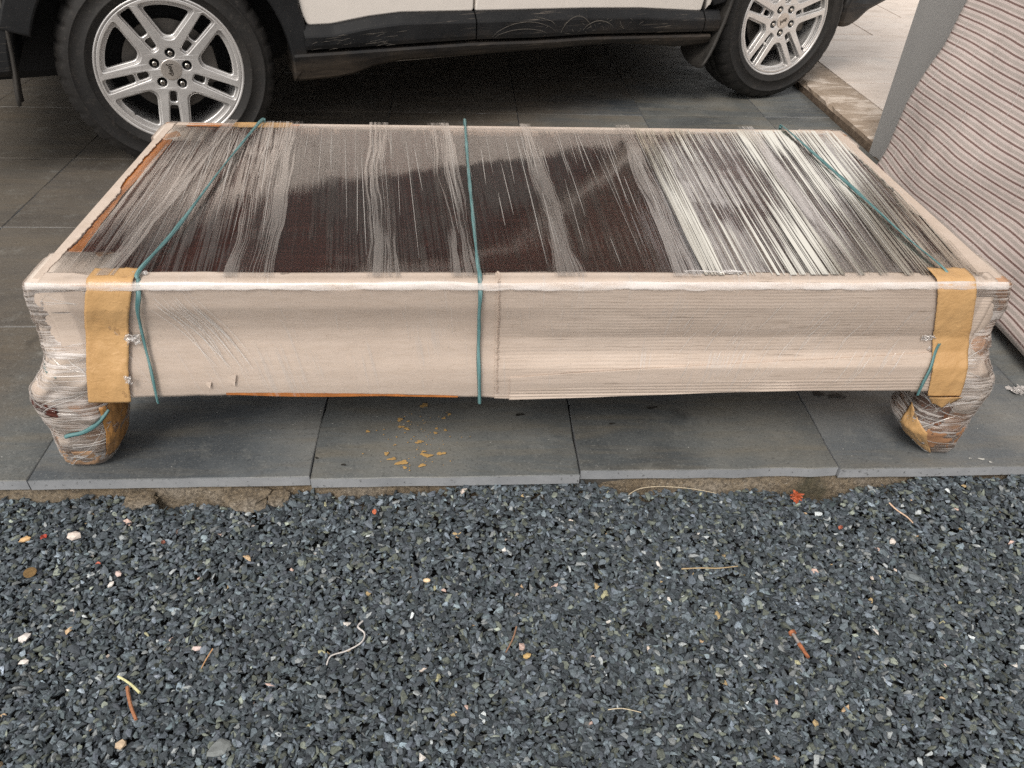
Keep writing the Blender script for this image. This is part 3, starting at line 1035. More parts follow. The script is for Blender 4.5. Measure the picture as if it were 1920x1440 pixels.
def perim(s):
    """point and outward normal on the rounded rectangle; s in [0,1) from front left corner going right"""
    r = .014
    L1, L2, q = 2 * (HX - r), 2 * (HY - r), math.pi * r / 2
    T = 2 * L1 + 2 * L2 + 4 * q
    d = (s % 1.0) * T
    segs = [(L1, 'l', (-HX + r, -HY), (1, 0), (0, -1)), (q, 'a', (HX - r, -HY + r), -90), (L2, 'l', (HX, -HY + r), (0, 1), (1, 0)), (q, 'a', (HX - r, HY - r), 0),
            (L1, 'l', (HX - r, HY), (-1, 0), (0, 1)), (q, 'a', (-HX + r, HY - r), 90), (L2, 'l', (-HX, HY - r), (0, -1), (-1, 0)), (q, 'a', (-HX + r, -HY + r), 180)]
    for sg in segs:
        if d <= sg[0]:
            if sg[1] == 'l':
                return (TX + sg[2][0] + sg[3][0] * d, TY + sg[2][1] + sg[3][1] * d), sg[4]
            a = R(sg[3]) + d / r
            return (TX + sg[2][0] + r * math.cos(a), TY + sg[2][1] + r * math.sin(a)), (math.cos(a), math.sin(a))
        d -= sg[0]
    return perim(0)
def apron_pt(s, z, e=0.0):
    p, n = perim(s)
    d = d_off(p[0], z) + e
    return (p[0] + n[0] * d, p[1] + n[1] * d, z)
def apr(u, v):
    p, n = perim(u)
    z = z_bot(p[0]) + .004 + v * (.437 - z_bot(p[0]))
    return apron_pt(u, z, -.005)
V, Fc = grid(apr, 220, 14, closed_u=True)
mesh('apron', V, Fc, WOOD, table, world=True, smooth=True)
# wooden top
box('tabletop', TX - HX + .004, TX + HX - .004, TY - HY + .004, TY + HY - .004, .405, .4405, WOOD, table, bev=.004, world=True)
box('underside_panel', TX - HX + .04, TX + HX - .04, TY - HY + .04, TY + HY - .04, .26, .28, WOOD, table, world=True)

RT = .0065
def front_pt(x, t, e, rfn=None):
    """t: distance down from the fold line; negative t runs back over the top"""
    Yf = TY - HY
    if t < 0:                           # on the top
        return (x, Yf + RT - t, TZ + e)
    q = RT * math.pi / 2
    if t < q:
        a = t / RT
        return (x, Yf + RT - (RT + e) * math.sin(a), TZ - RT + (RT + e) * math.cos(a))
    z = TZ - RT - (t - q)
    return (x, Yf - d_off(x, z) - e, z)
def front_sheet(name, x0, x1, tlo, e, mat, nx, nz, jag=0.0, ribs=0.0, zb=None, seamjag=0, th=.003, topjag=.002, bow=0.0):
    V = []
    for i in range(nx + 1):
        x = x0 + (x1 - x0) * i / nx
        t0 = tlo + topjag * fbm(x * 9, 1, 0) + jag * fbm(x * 60, 5, 0)
        tb = TZ - RT + RT * math.pi / 2 - (zb(x) if zb else z_bot(x)) + .002 * fbm(x * 14, 4, 1)
        for j in range(nz + 1):
            if j <= 14: t = t0 + (RT * math.pi / 2 - t0) * j / 14
            else: t = RT * math.pi / 2 + (tb - RT * math.pi / 2) * (j - 14) / (nz - 14)
            xx = x
            if seamjag and i == nx: xx += random.uniform(-seamjag, seamjag)
            ee = e + bow * fbm(x * 3, t * 9, 2)
            if ribs and t > 0:
                amp = ribs * (.55 + .9 * fbm(x * 4, t * 14, 7))
                ee += amp * math.sin(t * 2 * math.pi / .0068 + 2.2 * fbm(x * 3, t * 2, 3))
            V.append(front_pt(xx, t, ee))
    Fc = [(i * (nz + 1) + j, i * (nz + 1) + j + 1, (i + 1) * (nz + 1) + j + 1, (i + 1) * (nz + 1) + j) for i in range(nx) for j in range(nz)]
    return solid(name, V, Fc, th, mat, table, smooth=True)
front_sheet('cardboard_panel', -.735, .066, -.030, .0022, CARD, 120, 60, seamjag=0, bow=.002)
front_sheet('cardboard_panel', .056, .992, -.030, .0040, CORR, 130, 190, ribs=.00030, bow=.003)
# torn corrugated seam edge
V, Fc = [], []
rr = random.Random(3)
nz = 150
for j in range(nz + 1):
    t = -.028 + (.262) * j / nz
    w = .0035 * rr.random() + .0015 + (.004 if rr.random() < .1 else 0)
    a = front_pt(.0665, t, .0064); b = front_pt(.0665 - w - .002, t, .0072); c = front_pt(.0665 + w * .5, t, .0045)
    V += [b, a, c]
    if j:
        k = (j - 1) * 3
        Fc += [(k, k + 1, k + 4, k + 3), (k + 1, k + 2, k + 5, k + 4)]
# lower overlapping strip on the right
def zledge(x): return float(np.interp(x, [.08, .29, .55, .81, .95], [.252, .267, .279, .290, .298])) + .0012 * fbm(x * 8, 2, 0)
V = []
nx, nz = 90, 46
for i in range(nx + 1):
    x = .085 + (.975 - .085) * i / nx
    zt, zb_ = zledge(x), z_bot(x) - .001
    for j in range(nz + 1):
        z = zt + (zb_ - zt) * j / nz
        e = .0075 + .0010 * fbm(x * 4, z * 9, 5)
        if j / nz > .55: e += .0006 * math.sin(z * 2 * math.pi / .0072)
        V.append((x, TY - HY - d_off(x, z) - e, z))
Fc = [(i * (nz + 1) + j, i * (nz + 1) + j + 1, (i + 1) * (nz + 1) + j + 1, (i + 1) * (nz + 1) + j) for i in range(nx) for j in range(nz)]
solid('cardboard_strip', V, Fc, .003, CORR, table, smooth=True)
# seam: ragged cut flutes standing proud of the left panel
V, Fc = [], []
for j in range(nz * 4):
    t = -.026 + .258 * j / (nz * 4)
    w = rr.uniform(.001, .0045)
    t2 = t + .0009
    b = len(V)
    x0 = .0595 + rr.uniform(-.001, .001)
    V += [front_pt(x0, t, .0064), front_pt(x0 + w + .001, t, .0080), front_pt(x0 + w + .001, t2, .0076), front_pt(x0, t2, .0064), front_pt(x0, (t + t2) / 2, .0094)]
    Fc += [(b, b + 1, b + 4), (b + 1, b + 2, b + 4), (b + 2, b + 3, b + 4), (b, b + 1, b + 2, b + 3)]
tag(mesh('torn_seam', V, Fc, CORR, table, world=True), kind='stuff')
# orange brown tape showing below the left panel
V = []
for i in range(61):
    x = -.455 + .44 * i / 60
    zt = z_bot(x) + .0045 + .0015 * fbm(x * 25, 0, 0)
    zl = z_bot(x) - .0035 * math.sin(math.pi * min(1, i / 40))
    for z in (zt, zl):
        V.append((x, TY - HY - d_off(x, z) - .0048 , z))
mesh('orange_tape_edge', V, [(2 * i, 2 * i + 1, 2 * i + 3, 2 * i + 2) for i in range(60)], ORANGE, table, world=True)
# small torn flap in the left panel
for (x, z, s, sl) in ((-.487, .246, .010, .5), (-.446, .256, .017, 1.2)):
    Y = TY - HY - d_off(x, z) - .0045
    mesh('torn_flap', [(x, Y, z), (x + s, Y - .004, z + s * sl * .4), (x + s * .7, Y - .009, z - s * .9), (x - .003, Y - .002, z - s * .6)], [(0, 1, 2, 3)], CARD, table, world=True)

# cardboard borders folded onto the top: irregular inner edges
def border(name, outer, inner_fn, n, mat, z, th=.0018):
    """outer(t) and inner(t) give XY; strip between them"""
    V = []
    for i in range(n + 1):
        t = i / n
        a, b = outer(t), inner_fn(t)
        V += [(a[0], a[1], z), ((a[0] + b[0]) / 2, (a[1] + b[1]) / 2, z + .0006 * fbm(t * 30, 0, 0)), (b[0], b[1], z + .0012 + .0018 * max(0, fbm(t * 40, 7, 0)))]
    Fc = []
    for i in range(n):
        for k in range(2):
            a = i * 3 + k
            Fc.append((a, a + 1, a + 4, a + 3))
    return solid(name, V, Fc, th, mat, table)
XL, XR, YF, YB = TX - HX, TX + HX, TY - HY, TY + HY
def li(t):
    y = YF + .02 + (2 * HY - .03) * t
    x = np.interp(y, [1.2, 1.34, 1.56, 1.60, 1.76, 1.97], [-.738, -.730, -.726, -.738, -.736, -.732])
    return (x + .004 * fbm(y * 22, 1, 0) + .003 * fbm(y * 90, 3, 0), y)
border('cardboard_border', lambda t: (XL + .006, YF + .02 + (2 * HY - .03) * t), li, 160, CARD, TZ - .0005)
def li2(t):
    y = YF + .03 + (2 * HY - .05) * t
    x = np.interp(y, [1.2, 1.34, 1.56, 1.76, 1.97], [-.702, -.710, -.718, -.706, -.715])
    return (x + .003 * fbm(y * 9, 11, 0), y)
border('orange_tape', lambda t: (XL + .010, YF + .03 + (2 * HY - .05) * t), li2, 90, ORANGE, TZ - .0028, .0008)
def ri(t):
    y = YF + .022 + (2 * HY - .03) * t
    x = np.interp(y, [1.19, 1.225, 1.26, 1.33, 1.37, 1.45, 1.52, 1.60, 1.75, 1.90, 1.98], [.925, .940, .962, .972, .975, .985, .962, .985, .985, .975, .955])
    return (x + .007 * fbm(y * 18, 5, 0) + .005 * fbm(y * 70, 6, 0), y)
border('cardboard_border', lambda t: (XR - .006, YF + .022 + (2 * HY - .03) * t), ri, 200, CARD, TZ - .0003)
def bi(t):
    x = XL + .03 + (2 * HX - .06) * t
    y = np.interp(x, [-.72, -.6, -.45, -.3, .0, .1, .3, .5, .7, .98], [1.962, 1.968, 1.958, 1.945, 1.948, 1.952, 1.936, 1.930, 1.950, 1.945])
    return (x, y + .003 * fbm(x * 20, 8, 0) + .002 * fbm(x * 80, 8, 0))
border('cardboard_border', lambda t: (XL + .03 + (2 * HX - .06) * t, YB - .004), bi, 240, CARD, TZ + .0002)
# strip of tape over the back edge
border('tape_strip', lambda t: (-.585 + .145 * t, YB - .002), lambda t: (-.585 + .145 * t, 1.945 + .004 * fbm(t * 9, 0, 0)), 20, TAPE, TZ + .0026, .0006)
border('orange_tape', lambda t: (-.70 + .28 * t, YB - .010), lambda t: (-.70 + .28 * t, 1.950 + .003 * fbm(t * 9, 3, 0)), 20, ORANGE, TZ + .0012, .0006)
# side and back panels of cardboard (seen from the sides)
def side_sheet(s0, s1, e, mat, n=60, nz=24):
    V = []
    for i in range(n + 1):
        s = s0 + (s1 - s0) * i / n
        for j in range(nz + 1):
            z = TZ - .003 + (.208 - TZ) * j / nz
            V.append(apron_pt(s, z, e - (.005 if j == 0 else 0)))
    Fc = [(i * (nz + 1) + j, i * (nz + 1) + j + 1, (i + 1) * (nz + 1) + j + 1, (i + 1) * (nz + 1) + j) for i in range(n) for j in range(nz)]
    return solid('side_cardboard', V, Fc, .003, mat, table, smooth=True)
_T = 4 * (HX - .014) + 4 * (HY - .014) + 2 * math.pi * .014
s1 = 2 * (HX - .014) / _T
s2 = (2 * (HX - .014) + .014 * math.pi / 2) / _T
s3 = s2 + 2 * (HY - .014) / _T
side_sheet(s1 - .02, s3 + .01, .0010, CARD)
side_sheet(s3 + .01, s3 + s1 + .02, .0012, CARD)
side_sheet(s3 + s1 + .012, 1.004, .0010, CARD)

# ---- legs
def leg_secs(side, front=True):
    """z, left and right extent, front and back extent of the wrapped cabriole leg"""
    if side == 'L':
        q = [(.440, -.759, -.635, 1.172, 1.292), (.40, -.767, -.635, 1.174, 1.290), (.36, -.775, -.635, 1.182, 1.292), (.33, -.776, -.636, 1.180, 1.294), (.30, -.777, -.640, 1.168, 1.292), (.27, -.788, -.650, 1.160, 1.290), (.245, -.806, -.664, 1.153, 1.290),
             (.215, -.829, -.678, 1.149, 1.286), (.185, -.836, -.686, 1.149, 1.282), (.155, -.830, -.690, 1.150, 1.280), (.12, -.824, -.694, 1.152, 1.280), (.09, -.826, -.704, 1.152, 1.282), (.06, -.832, -.715, 1.162, 1.284), (.03, -.838, -.733, 1.174, 1.284), (.008, -.838, -.745, 1.184, 1.280), (.0, -.826, -.756, 1.196, 1.268)]
    else:
        q = [(.440, .895, 1.020, 1.172, 1.292), (.40, .895, 1.036, 1.174, 1.290), (.36, .895, 1.041, 1.182, 1.292), (.33, .896, 1.041, 1.180, 1.294), (.30, .900, 1.042, 1.168, 1.292), (.27, .908, 1.054, 1.160, 1.290), (.245, .918, 1.072, 1.153, 1.290),
             (.215, .946, 1.089, 1.149, 1.286), (.185, .949, 1.090, 1.149, 1.282), (.155, .951, 1.082, 1.150, 1.280), (.12, .950, 1.076, 1.152, 1.280), (.09, .944, 1.080, 1.152, 1.282), (.06, .966, 1.084, 1.162, 1.284), (.03, .996, 1.090, 1.174, 1.284), (.008, 1.018, 1.087, 1.184, 1.280), (.0, 1.030, 1.078, 1.196, 1.268)]
    s = [(a, (b + c) / 2, (d + e) / 2, (c - b) / 2, (e - d) / 2) for a, b, c, d, e in q]
    if not front: s = [(a, b, 2 * TY - c, d, e) for a, b, c, d, e in s]
    return s
def leg_surface(secs, e=0.0, nz=60, na=72, bump=.0028, seed=0, zlo=0, zhi=.445):
    zs = [q[0] for q in secs][::-1]
    cols = [[q[k] for q in secs][::-1] for k in (1, 2, 3, 4)]
    V, UV = [], []
    for j in range(nz + 1):
        z = zlo + (zhi - zlo) * j / nz
        cx, cy, hx, hy = [float(np.interp(z, zs, c)) for c in cols]
        n = 9.0 if z > .36 else 6.0 if z > .3 else 4.2 if z > .25 else (3.2 if z > .1 else 3.0)
        for i in range(na):
            a = 2 * math.pi * i / na
            ca, sa = math.cos(a), math.sin(a)
            rx = abs(ca) ** (2 / n) * (1 if ca > 0 else -1); ry = abs(sa) ** (2 / n) * (1 if sa > 0 else -1)
            k = 1 + (bump * (fbm(ca * 2 + seed, sa * 2, z * 22) + .5 * fbm(ca * 5, sa * 5 + seed, z * 60))) / .07
            V.append((cx + (hx * k + e) * rx, cy + (hy * k + e) * ry, z))
            UV.append((i / na, z))
    Fc = []
    for j in range(nz):
        for i in range(na):
            a, b = j * na + i, j * na + (i + 1) % na
            Fc.append((a, b, b + na, a + na))
    Fc.append(tuple(range(na))[::-1])
    Fc.append(tuple(nz * na + k for k in range(na)))
    return V, Fc, UV
def wrapuv(me, na):
    pass
LEGFILM = m_film('leg_wrap_film', 1, 1, .5, .6) if False else None
def m_legfilm(off, lo=.47, hi=.60):
    """wrap wound round a leg: streaks run around, tilted"""
    t = NT('wound_film')
    v = t.coord(scale=(5, 5, 150), rot=(.10, .22, 0))
    v2 = t.coord(scale=(6, 6, 120), rot=(-.15, -.28, 0))
    a = t.noise(v, 1.0, 4, .65, .5); b = t.noise(v2, 1.0, 3, .6, .4)
    a2 = t.noise(t.coord(scale=(9, 9, 330), rot=(.05, .12, 0)), 1.0, 2, .6)
    d = t.noise(t.coord(), 14, 3, .5)
    s = t.math('ADD', t.math('MAXIMUM', a, b), t.math('MULTIPLY', t.math('SUBTRACT', d, .5), .35))
    s = t.math('ADD', s, t.math('MULTIPLY', t.math('SUBTRACT', a2, .5), .4))
    k = t.ramp(s, [(lo + .04, 0.08), (hi + .05, .84)])
    nb = t.bump(s, .8, .0012)
    fr = t.n('ShaderNodeFresnel'); fr.inputs['IOR'].default_value = 1.5; t.l(nb, fr.inputs['Normal'])
    fac = t.math('MAXIMUM', k, t.math('MULTIPLY', fr.outputs[0], .9))
    gl = t.n('ShaderNodeBsdfGlossy'); gl.inputs['Roughness'].default_value = .16; gl.inputs['Color'].default_value = (.95, .93, .91, 1)
    t.l(nb, gl.inputs['Normal'])
    df = t.n('ShaderNodeBsdfDiffuse'); df.inputs['Color'].default_value = (.88, .80, .75, 1); t.l(nb, df.inputs['Normal'])
    mx = t.n('ShaderNodeMixShader'); mx.inputs[0].default_value = .62
    t.l(gl.outputs[0], mx.inputs[1]); t.l(df.outputs[0], mx.inputs[2])
    tr = t.n('ShaderNodeBsdfTransparent')
    m2 = t.n('ShaderNodeMixShader')
    t.l(fac, m2.inputs[0]); t.l(tr.outputs[0], m2.inputs[1]); t.l(mx.outputs[0], m2.inputs[2])
    t.l(m2.outputs[0], t.out.inputs[0]); t.t.nodes.remove(t.b)
    return t.m
WOUND = m_legfilm(0)
def leg_strands(secs, n, seed, zlo, zhi, e=.004):
    rr = random.Random(seed)
    zs = [q[0] for q in secs][::-1]
    cols = [[q[k] for q in secs][::-1] for k in (1, 2, 3, 4)]
    out = []
    for _ in range(n):
        z0 = rr.uniform(zlo, zhi); sl = rr.gauss(0, .045); a0 = rr.uniform(0, 2 * math.pi); la = rr.uniform(.5, 1.9)
        ph = rr.uniform(0, 6); pts = []
        for k in range(12):
            t = k / 11
            a = a0 + la * t
            z = z0 + sl * (t - .5) * 1.6 + .002 * math.sin(ph + t * 5)
            z = min(.436, max(.01, z))
            cx, cy, hx, hy = [float(np.interp(z, zs, c)) for c in cols]
            nn = 4.0 if z > .3 else 3.0
            ca, sa = math.cos(a), math.sin(a)
            rx = abs(ca) ** (2 / nn) * (1 if ca > 0 else -1); ry = abs(sa) ** (2 / nn) * (1 if sa > 0 else -1)
            pts.append((cx + (hx + e) * rx, cy + (hy + e) * ry, z))
        c0 = Vector((cols[0][3], cols[1][3], 0))
        cen = Vector((sum(p[0] for p in pts) / 12, sum(p[1] for p in pts) / 12, 0))
        out.append((pts, rr.uniform(.0006, .0020), lambda p, q=secs: Vector((p.x - q[8][1], p.y - q[8][2], 0)).normalized()))
    return out
for side in ('L', 'R'):
    for front in (True, False):
        secs = leg_secs(side, front)
        V, Fc, UV = leg_surface(secs, seed=3 if side == 'L' else 8)
        lg = mesh('leg', V, Fc, PAD, table, world=True, smooth=True, uv=UV)
        V, Fc, UV = leg_surface(secs, .0030, bump=.004, seed=3 if side == 'L' else 8, nz=80, na=96)
        o = mesh('film_wrap', [(a - TX, b - TY, c) for a, b, c in V], Fc[:-2], WOUND, lg, smooth=True, uv=UV)
        o2 = strands_mesh('film_strand', [([(a - TX, b - TY, c) for a, b, c in pts], w, (lambda p, q=secs: Vector((p.x + TX - q[8][1], p.y + TY - q[8][2], 0.001)).normalized()))
                          for pts, w, f in leg_strands(secs, 130 if front else 30, 5 if side == 'L' else 6, .02, .43)], STRAND, lg, world=False)
        tag(o2, kind='stuff')
# brown tape patches on the feet
def foot_patch(secs, a0, a1, z0, z1, mat, name, slant=0.0, e=.0045, seed=0, parent=None):
    zs = [q[0] for q in secs][::-1]
    cols = [[q[k] for q in secs][::-1] for k in (1, 2, 3, 4)]
    V = []
    nu, nv = 26, 16
    for j in range(nv + 1):
        for i in range(nu + 1):
            u, v = i / nu, j / nv
            a = R(a0 + (a1 - a0) * u)
            z = z0 + (z1 - z0) * v + slant * (u - .5)
            z = max(.004, z)
            cx, cy, hx, hy = [float(np.interp(z, zs, c)) for c in cols]
            n = 3.1
            ca, sa = math.cos(a), math.sin(a)
            rx = abs(ca) ** (2 / n) * (1 if ca > 0 else -1); ry = abs(sa) ** (2 / n) * (1 if sa > 0 else -1)
            k = e + .0022 * fbm(u * 5 + seed, v * 4, seed) + .0012 * fbm(u * 14, v * 12, seed)
            V.append((cx + (hx + k) * rx, cy + (hy + k) * ry, z))
    Fc = [(j * (nu + 1) + i, j * (nu + 1) + i + 1, (j + 1) * (nu + 1) + i + 1, (j + 1) * (nu + 1) + i) for j in range(nv) for i in range(nu)]
    return solid(name, V, Fc, .0006, mat, table, smooth=True)
BRTAPE = m_simple('brown_packing_tape', (.40, .20, .065), .3, var=.25, scale=35, bump=(60, .5, .004), spec=.6)
LS, RS = leg_secs('L'), leg_secs('R')
foot_patch(LS, -52, 12, .035, .185, BRTAPE, 'brown_tape_patch', .0, .0046, 1)
foot_patch(LS, -128, -62, .012, .070, m_simple('brown_kraft_paper', (.42, .26, .155), .65, var=.15, scale=20, bump=(70, .4, .003)), 'brown_paper_patch', .0, .0026, 2)
foot_patch(RS, -172, -108, .030, .120, TAPE, 'tan_tape_patch', -.05, .0046, 3)
foot_patch(RS, -112, -50, .035, .105, m_simple('brown_kraft_paper', (.36, .19, .10), .6, var=.2, scale=20, bump=(70, .4, .003)), 'brown_paper_patch', .0, .0022, 4)
foot_patch(RS, -175, -95, .115, .205, m_simple('glossy_brown_paper', (.15, .065, .035), .45, var=.3, scale=20, bump=(70, .4, .003)), 'brown_paper_patch', .0, .0020, 5)
foot_patch(LS, -165, -95, .170, .200, WOOD, 'bare_wood_band', -.006, .0022, 6)

# ---- tape bands over the front
def band(name, path, mat, e=.0095, nx=14, seed=0, tlo=-.034):
    """path: list of (z, x_left, x_right) from the fold down"""
    zs = [p[0] for p in path][::-1]; xl = [p[1] for p in path][::-1]; xr = [p[2] for p in path][::-1]
    V, UV = [], []
    nt_ = 70
    tb = TZ - RT + RT * math.pi / 2 - path[-1][0]
    for j in range(nt_ + 1):
        t = tlo + (tb - tlo) * j / nt_
        q = RT * math.pi / 2
        z = TZ if t < q else TZ - RT - (t - q)
        a, b = float(np.interp(z, zs, xl)), float(np.interp(z, zs, xr))
        for i in range(nx + 1):
            u = i / nx
            x = a + (b - a) * u
            if i in (0, nx): x += .0007 * fbm(t * 120, i, seed)
            tt = t
            if j == 0: tt += .004 * fbm(u * 6, seed, 0)
            ee = e + .0016 * fbm(x * 30 + seed, t * 14, 0) + .0022 * max(0, fbm(x * 46 + t * 22, t * 12, seed + 4)) * (1 if t > .02 else .3)
            V.append(front_pt(x, tt, ee)); UV.append((u, t))
    Fc = [(j * (nx + 1) + i, j * (nx + 1) + i + 1, (j + 1) * (nx + 1) + i + 1, (j + 1) * (nx + 1) + i) for j in range(nt_) for i in range(nx)]
    return solid(name, V, Fc, .0006, mat, table, smooth=True, uv=UV)
band('tape_band', [(.445, -.650, -.573), (.36, -.680, -.604), (.282, -.696, -.621), (.205, -.711, -.633)], TAPE, nx=16, seed=1, e=.0102)
band('tape_band', [(.445, .870, .944), (.431, .875, .949), (.312, .912, .986), (.209, .932, 1.003), (.200, .936, 1.003)], TAPE, nx=16, seed=6, e=.0114)
# gathered end of the right band curling under
V = [];
for j in range(9):
    for i in range(9):
        u, v = i / 8, j / 8
        x = .935 + .07 * u + (-.012 + .03 * (1 - u)) * v
        V.append((x, 1.1395 + .006 * v + .004 * math.sin(u * 9) * v, .2015 - .030 * v * (1 - .5 * abs(u - .55))))
solid('tape_end', V, [(j * 9 + i, j * 9 + i + 1, (j + 1) * 9 + i + 1, (j + 1) * 9 + i) for j in range(8) for i in range(8)], .0006, TAPE, table, smooth=True)

# ---- teal twine
nfr = lambda p: (0, 0, 1) if p.z > TZ - .004 else ((0, -.7, .7) if p.z > TZ - .014 else (0, -1, .1))
def twine(top_pts, front_pts, w=.0068, fe=.0125):
    pts = [(x, min(y, YB - .003), TZ + (.0045 if y > YB else .0125)) for x, y in top_pts]
    pts.insert(0, (top_pts[0][0], YB + .006, TZ - .03))
    pts.append((top_pts[-1][0] * .4 + front_pts[0][0] * .6, YF + .006, TZ + .0035))
    for x, z in front_pts:
        pts.append((x, YF - d_off(x, z) - fe, z))
    return ribbon('twine', pts, w, CORD, table, nfr, th=.0014, twist=.55, wvar=.16, sub=10)
twine([(-.510, YB + .004), (-.515, 1.962), (-.532, 1.75), (-.542, 1.588), (-.553, 1.351), (-.569, 1.205)], [(-.565, .430), (-.574, .40), (-.581, .362), (-.583, .319), (-.581, .282), (-.582, .218), (-.582, .205)])
twine([(.004, YB + .004), (.005, 1.978), (.010, 1.70), (.017, 1.463), (.024, 1.239), (.027, 1.195)], [(.028, .430), (.026, .39), (.026, .359), (.025, .307), (.026, .26), (.027, .206), (.027, .196)])
ribbon('twine', [(.850, YB + .006, TZ - .03)] + [(x, min(y, YB - .003), TZ + (.0045 if y > YB else .0125)) for x, y in [(.850, YB + .004), (.853, 1.957), (.872, 1.674), (.881, 1.513), (.889, 1.327), (.901, 1.212)]] + [(.903, 1.196, TZ + .0035)], .0075, CORD, table, nfr, th=.0014, twist=.55, wvar=.16, sub=10)
ribbon('twine', [(x, YF - d_off(x, z) - .0125, z) for x, z in [(.924, .318), (.921, .300), (.916, .270), (.912, .24), (.911, .218), (.911, .206)]], .0085, CORD, table, nfr, th=.0014, twist=.4, wvar=.16, sub=10)
# twine round the left foot and knee
def leg_loop(secs, a0, a1, z0, z1, e=.006, w=.007, name='twine'):
    zs = [q[0] for q in secs][::-1]
    cols = [[q[k] for q in secs][::-1] for k in (1, 2, 3, 4)]
    pts = []
    for k in range(12):
        t = k / 11
        a = R(a0 + (a1 - a0) * t); z = z0 + (z1 - z0) * t
        cx, cy, hx, hy = [float(np.interp(z, zs, c)) for c in cols]
        ca, sa = math.cos(a), math.sin(a)
        rx = abs(ca) ** (2 / 3.1) * (1 if ca > 0 else -1); ry = abs(sa) ** (2 / 3.1) * (1 if sa > 0 else -1)
        pts.append((cx + (hx + e) * rx, cy + (hy + e) * ry, z))
    cx, cy = secs[8][1], secs[8][2]
    return ribbon(name, pts, w, CORD, table, lambda p: Vector((p.x - cx, p.y - cy, 0.01)).normalized(), th=.0014, twist=.3, wvar=.2)
leg_loop(LS, -100, -35, .118, .172, .006)
leg_loop(LS, -170, -105, .272, .258, .0012, .006)

# ---- film over the top
def kf(x): return float(np.interp(x, [-.74, -.5, -.2, 0, .2, .4, .65, .85, 1], [.0, .10, .085, .06, .02, -.01, -.03, -.06, -.07]))
def top_film(name, x0, x1, mat, z, nx=60, ny=20, kfun=None, y0=None, y1=None, xb=None, cornersag=0, smp=0):
    y0 = y0 if y0 is not None else YF + .008
    y1 = y1 if y1 is not None else YB - .002
    V, UV = [], []
    for j in range(ny + 1):
        v = j / ny
        y = y0 + (y1 - y0) * v
        for i in range(nx + 1):
            u = i / nx
            if xb:      # band: (x at front, x at back) for both edges
                a = xb[0][0] + (xb[0][1] - xb[0][0]) * v; b = xb[1][0] + (xb[1][1] - xb[1][0]) * v
                x = a + (b - a) * u; s = xb[0][0] + (xb[1][0] - xb[0][0]) * u
            else:
                x = x0 + (x1 - x0) * u
                s = x + kf(x) * (y - 1.2) / .75
            if xb: x += .010 * fbm(y * 4, z * 400, u * .8)
            V.append((x, y, z + .0008 * fbm(x * 11, y * 3, z * 90)))
            UV.append((s, y))
    Fc = [(j * (nx + 1) + i, j * (nx + 1) + i + 1, (j + 1) * (nx + 1) + i + 1, (j + 1) * (nx + 1) + i) for j in range(ny) for i in range(nx)]
    return mesh(name, V, Fc, mat, table, world=True, smooth=True, uv=UV)
FA = m_film('stretched_top_film', 280, 1.1, .500, .516, amount=.60, milk=.07, clear=.0, gloss=.05, bumps=1.0, dens=(4.5, 2.2), bd=.0008, frs=.9, adens=.70, tint=(.98, .92, .88))
FB = m_film('second_film_layer', 190, 1.0, .545, .556, amount=.50, milk=.10, clear=.0, gloss=.07, bumps=1.0, dens=(3, 3.2), off=4.0, bd=.0010, frs=.3, adens=.6, tint=(.98, .92, .88))
FC = m_film('taut_film_layers', 310, .6, .502, .511, amount=1.0, milk=.06, clear=.0, gloss=.08, bumps=1.0, dens=(6, 1.6), off=14.0, bd=.0006, frs=.2, adens=.36, tint=(1.0, .95, .84))  # film itself is colourless; warm tint imitates warm sky in the right-hand glare
FS = m_film('smooth_clear_film', 210, 1.6, .50, .53, amount=.16, milk=.05, clear=.0, gloss=.045, bumps=.9, dens=(5, 2.4), off=20.0, bd=.0007, frs=2.1, adens=.7, tint=(.97, .92, .89))
B0, B1 = YF + .026, YB - .036
top_film('film_sheet', XL + .030, XR - .050, FA, TZ + .0035, 150, 24, y0=B0, y1=B1)
top_film('film_sheet', XL + .050, XR - .060, FB, TZ + .0075, 150, 24, y0=B0 + .006, y1=B1)
top_film('film_sheet', -.44, .46, FS, TZ + .0080, 90, 24, y0=B0 + .004, y1=B1 + .010)
top_film('film_sheet', .44, XR - .040, FC, TZ + .0084, 90, 24, y0=B0 - .006, y1=B1 + .006)
FBAND = m_film('bunched_film', 420, 1.3, .485, .515, amount=.46, milk=.26, clear=.0, gloss=.16, bumps=1.0, dens=(14, 2), off=9.0, bd=.001, adens=.6, frs=.25, tint=(.98, .91, .86))
for k, (f0, b0, f1, b1) in enumerate(((-.419, -.520, -.335, -.413), (-.174, -.248, -.112, -.197), (-.020, -.095, .030, -.040), (.165, .145, .219, .172), (.383, .400, .430, .435), (.70, .735, .735, .770), (-.640, -.600, -.610, -.575))):
    top_film('film_band', 0, 0, FBAND, TZ + .0088 + .0004 * k, 14, 24, xb=((f0, b0), (f1, b1)), y0=YF + .012, y1=YB - .008)
# milky film strip along the front fold; its white paints in the edge highlight
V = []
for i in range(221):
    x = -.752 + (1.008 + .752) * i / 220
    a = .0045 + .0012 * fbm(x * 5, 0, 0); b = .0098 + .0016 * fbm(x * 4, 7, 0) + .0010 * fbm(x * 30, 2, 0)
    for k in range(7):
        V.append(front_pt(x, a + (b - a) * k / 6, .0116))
solid('film_highlight_strip', V, [(i * 7 + k, i * 7 + k + 1, (i + 1) * 7 + k + 1, (i + 1) * 7 + k) for i in range(220) for k in range(6)], .0003, m_highlight_film(), table, smooth=True)
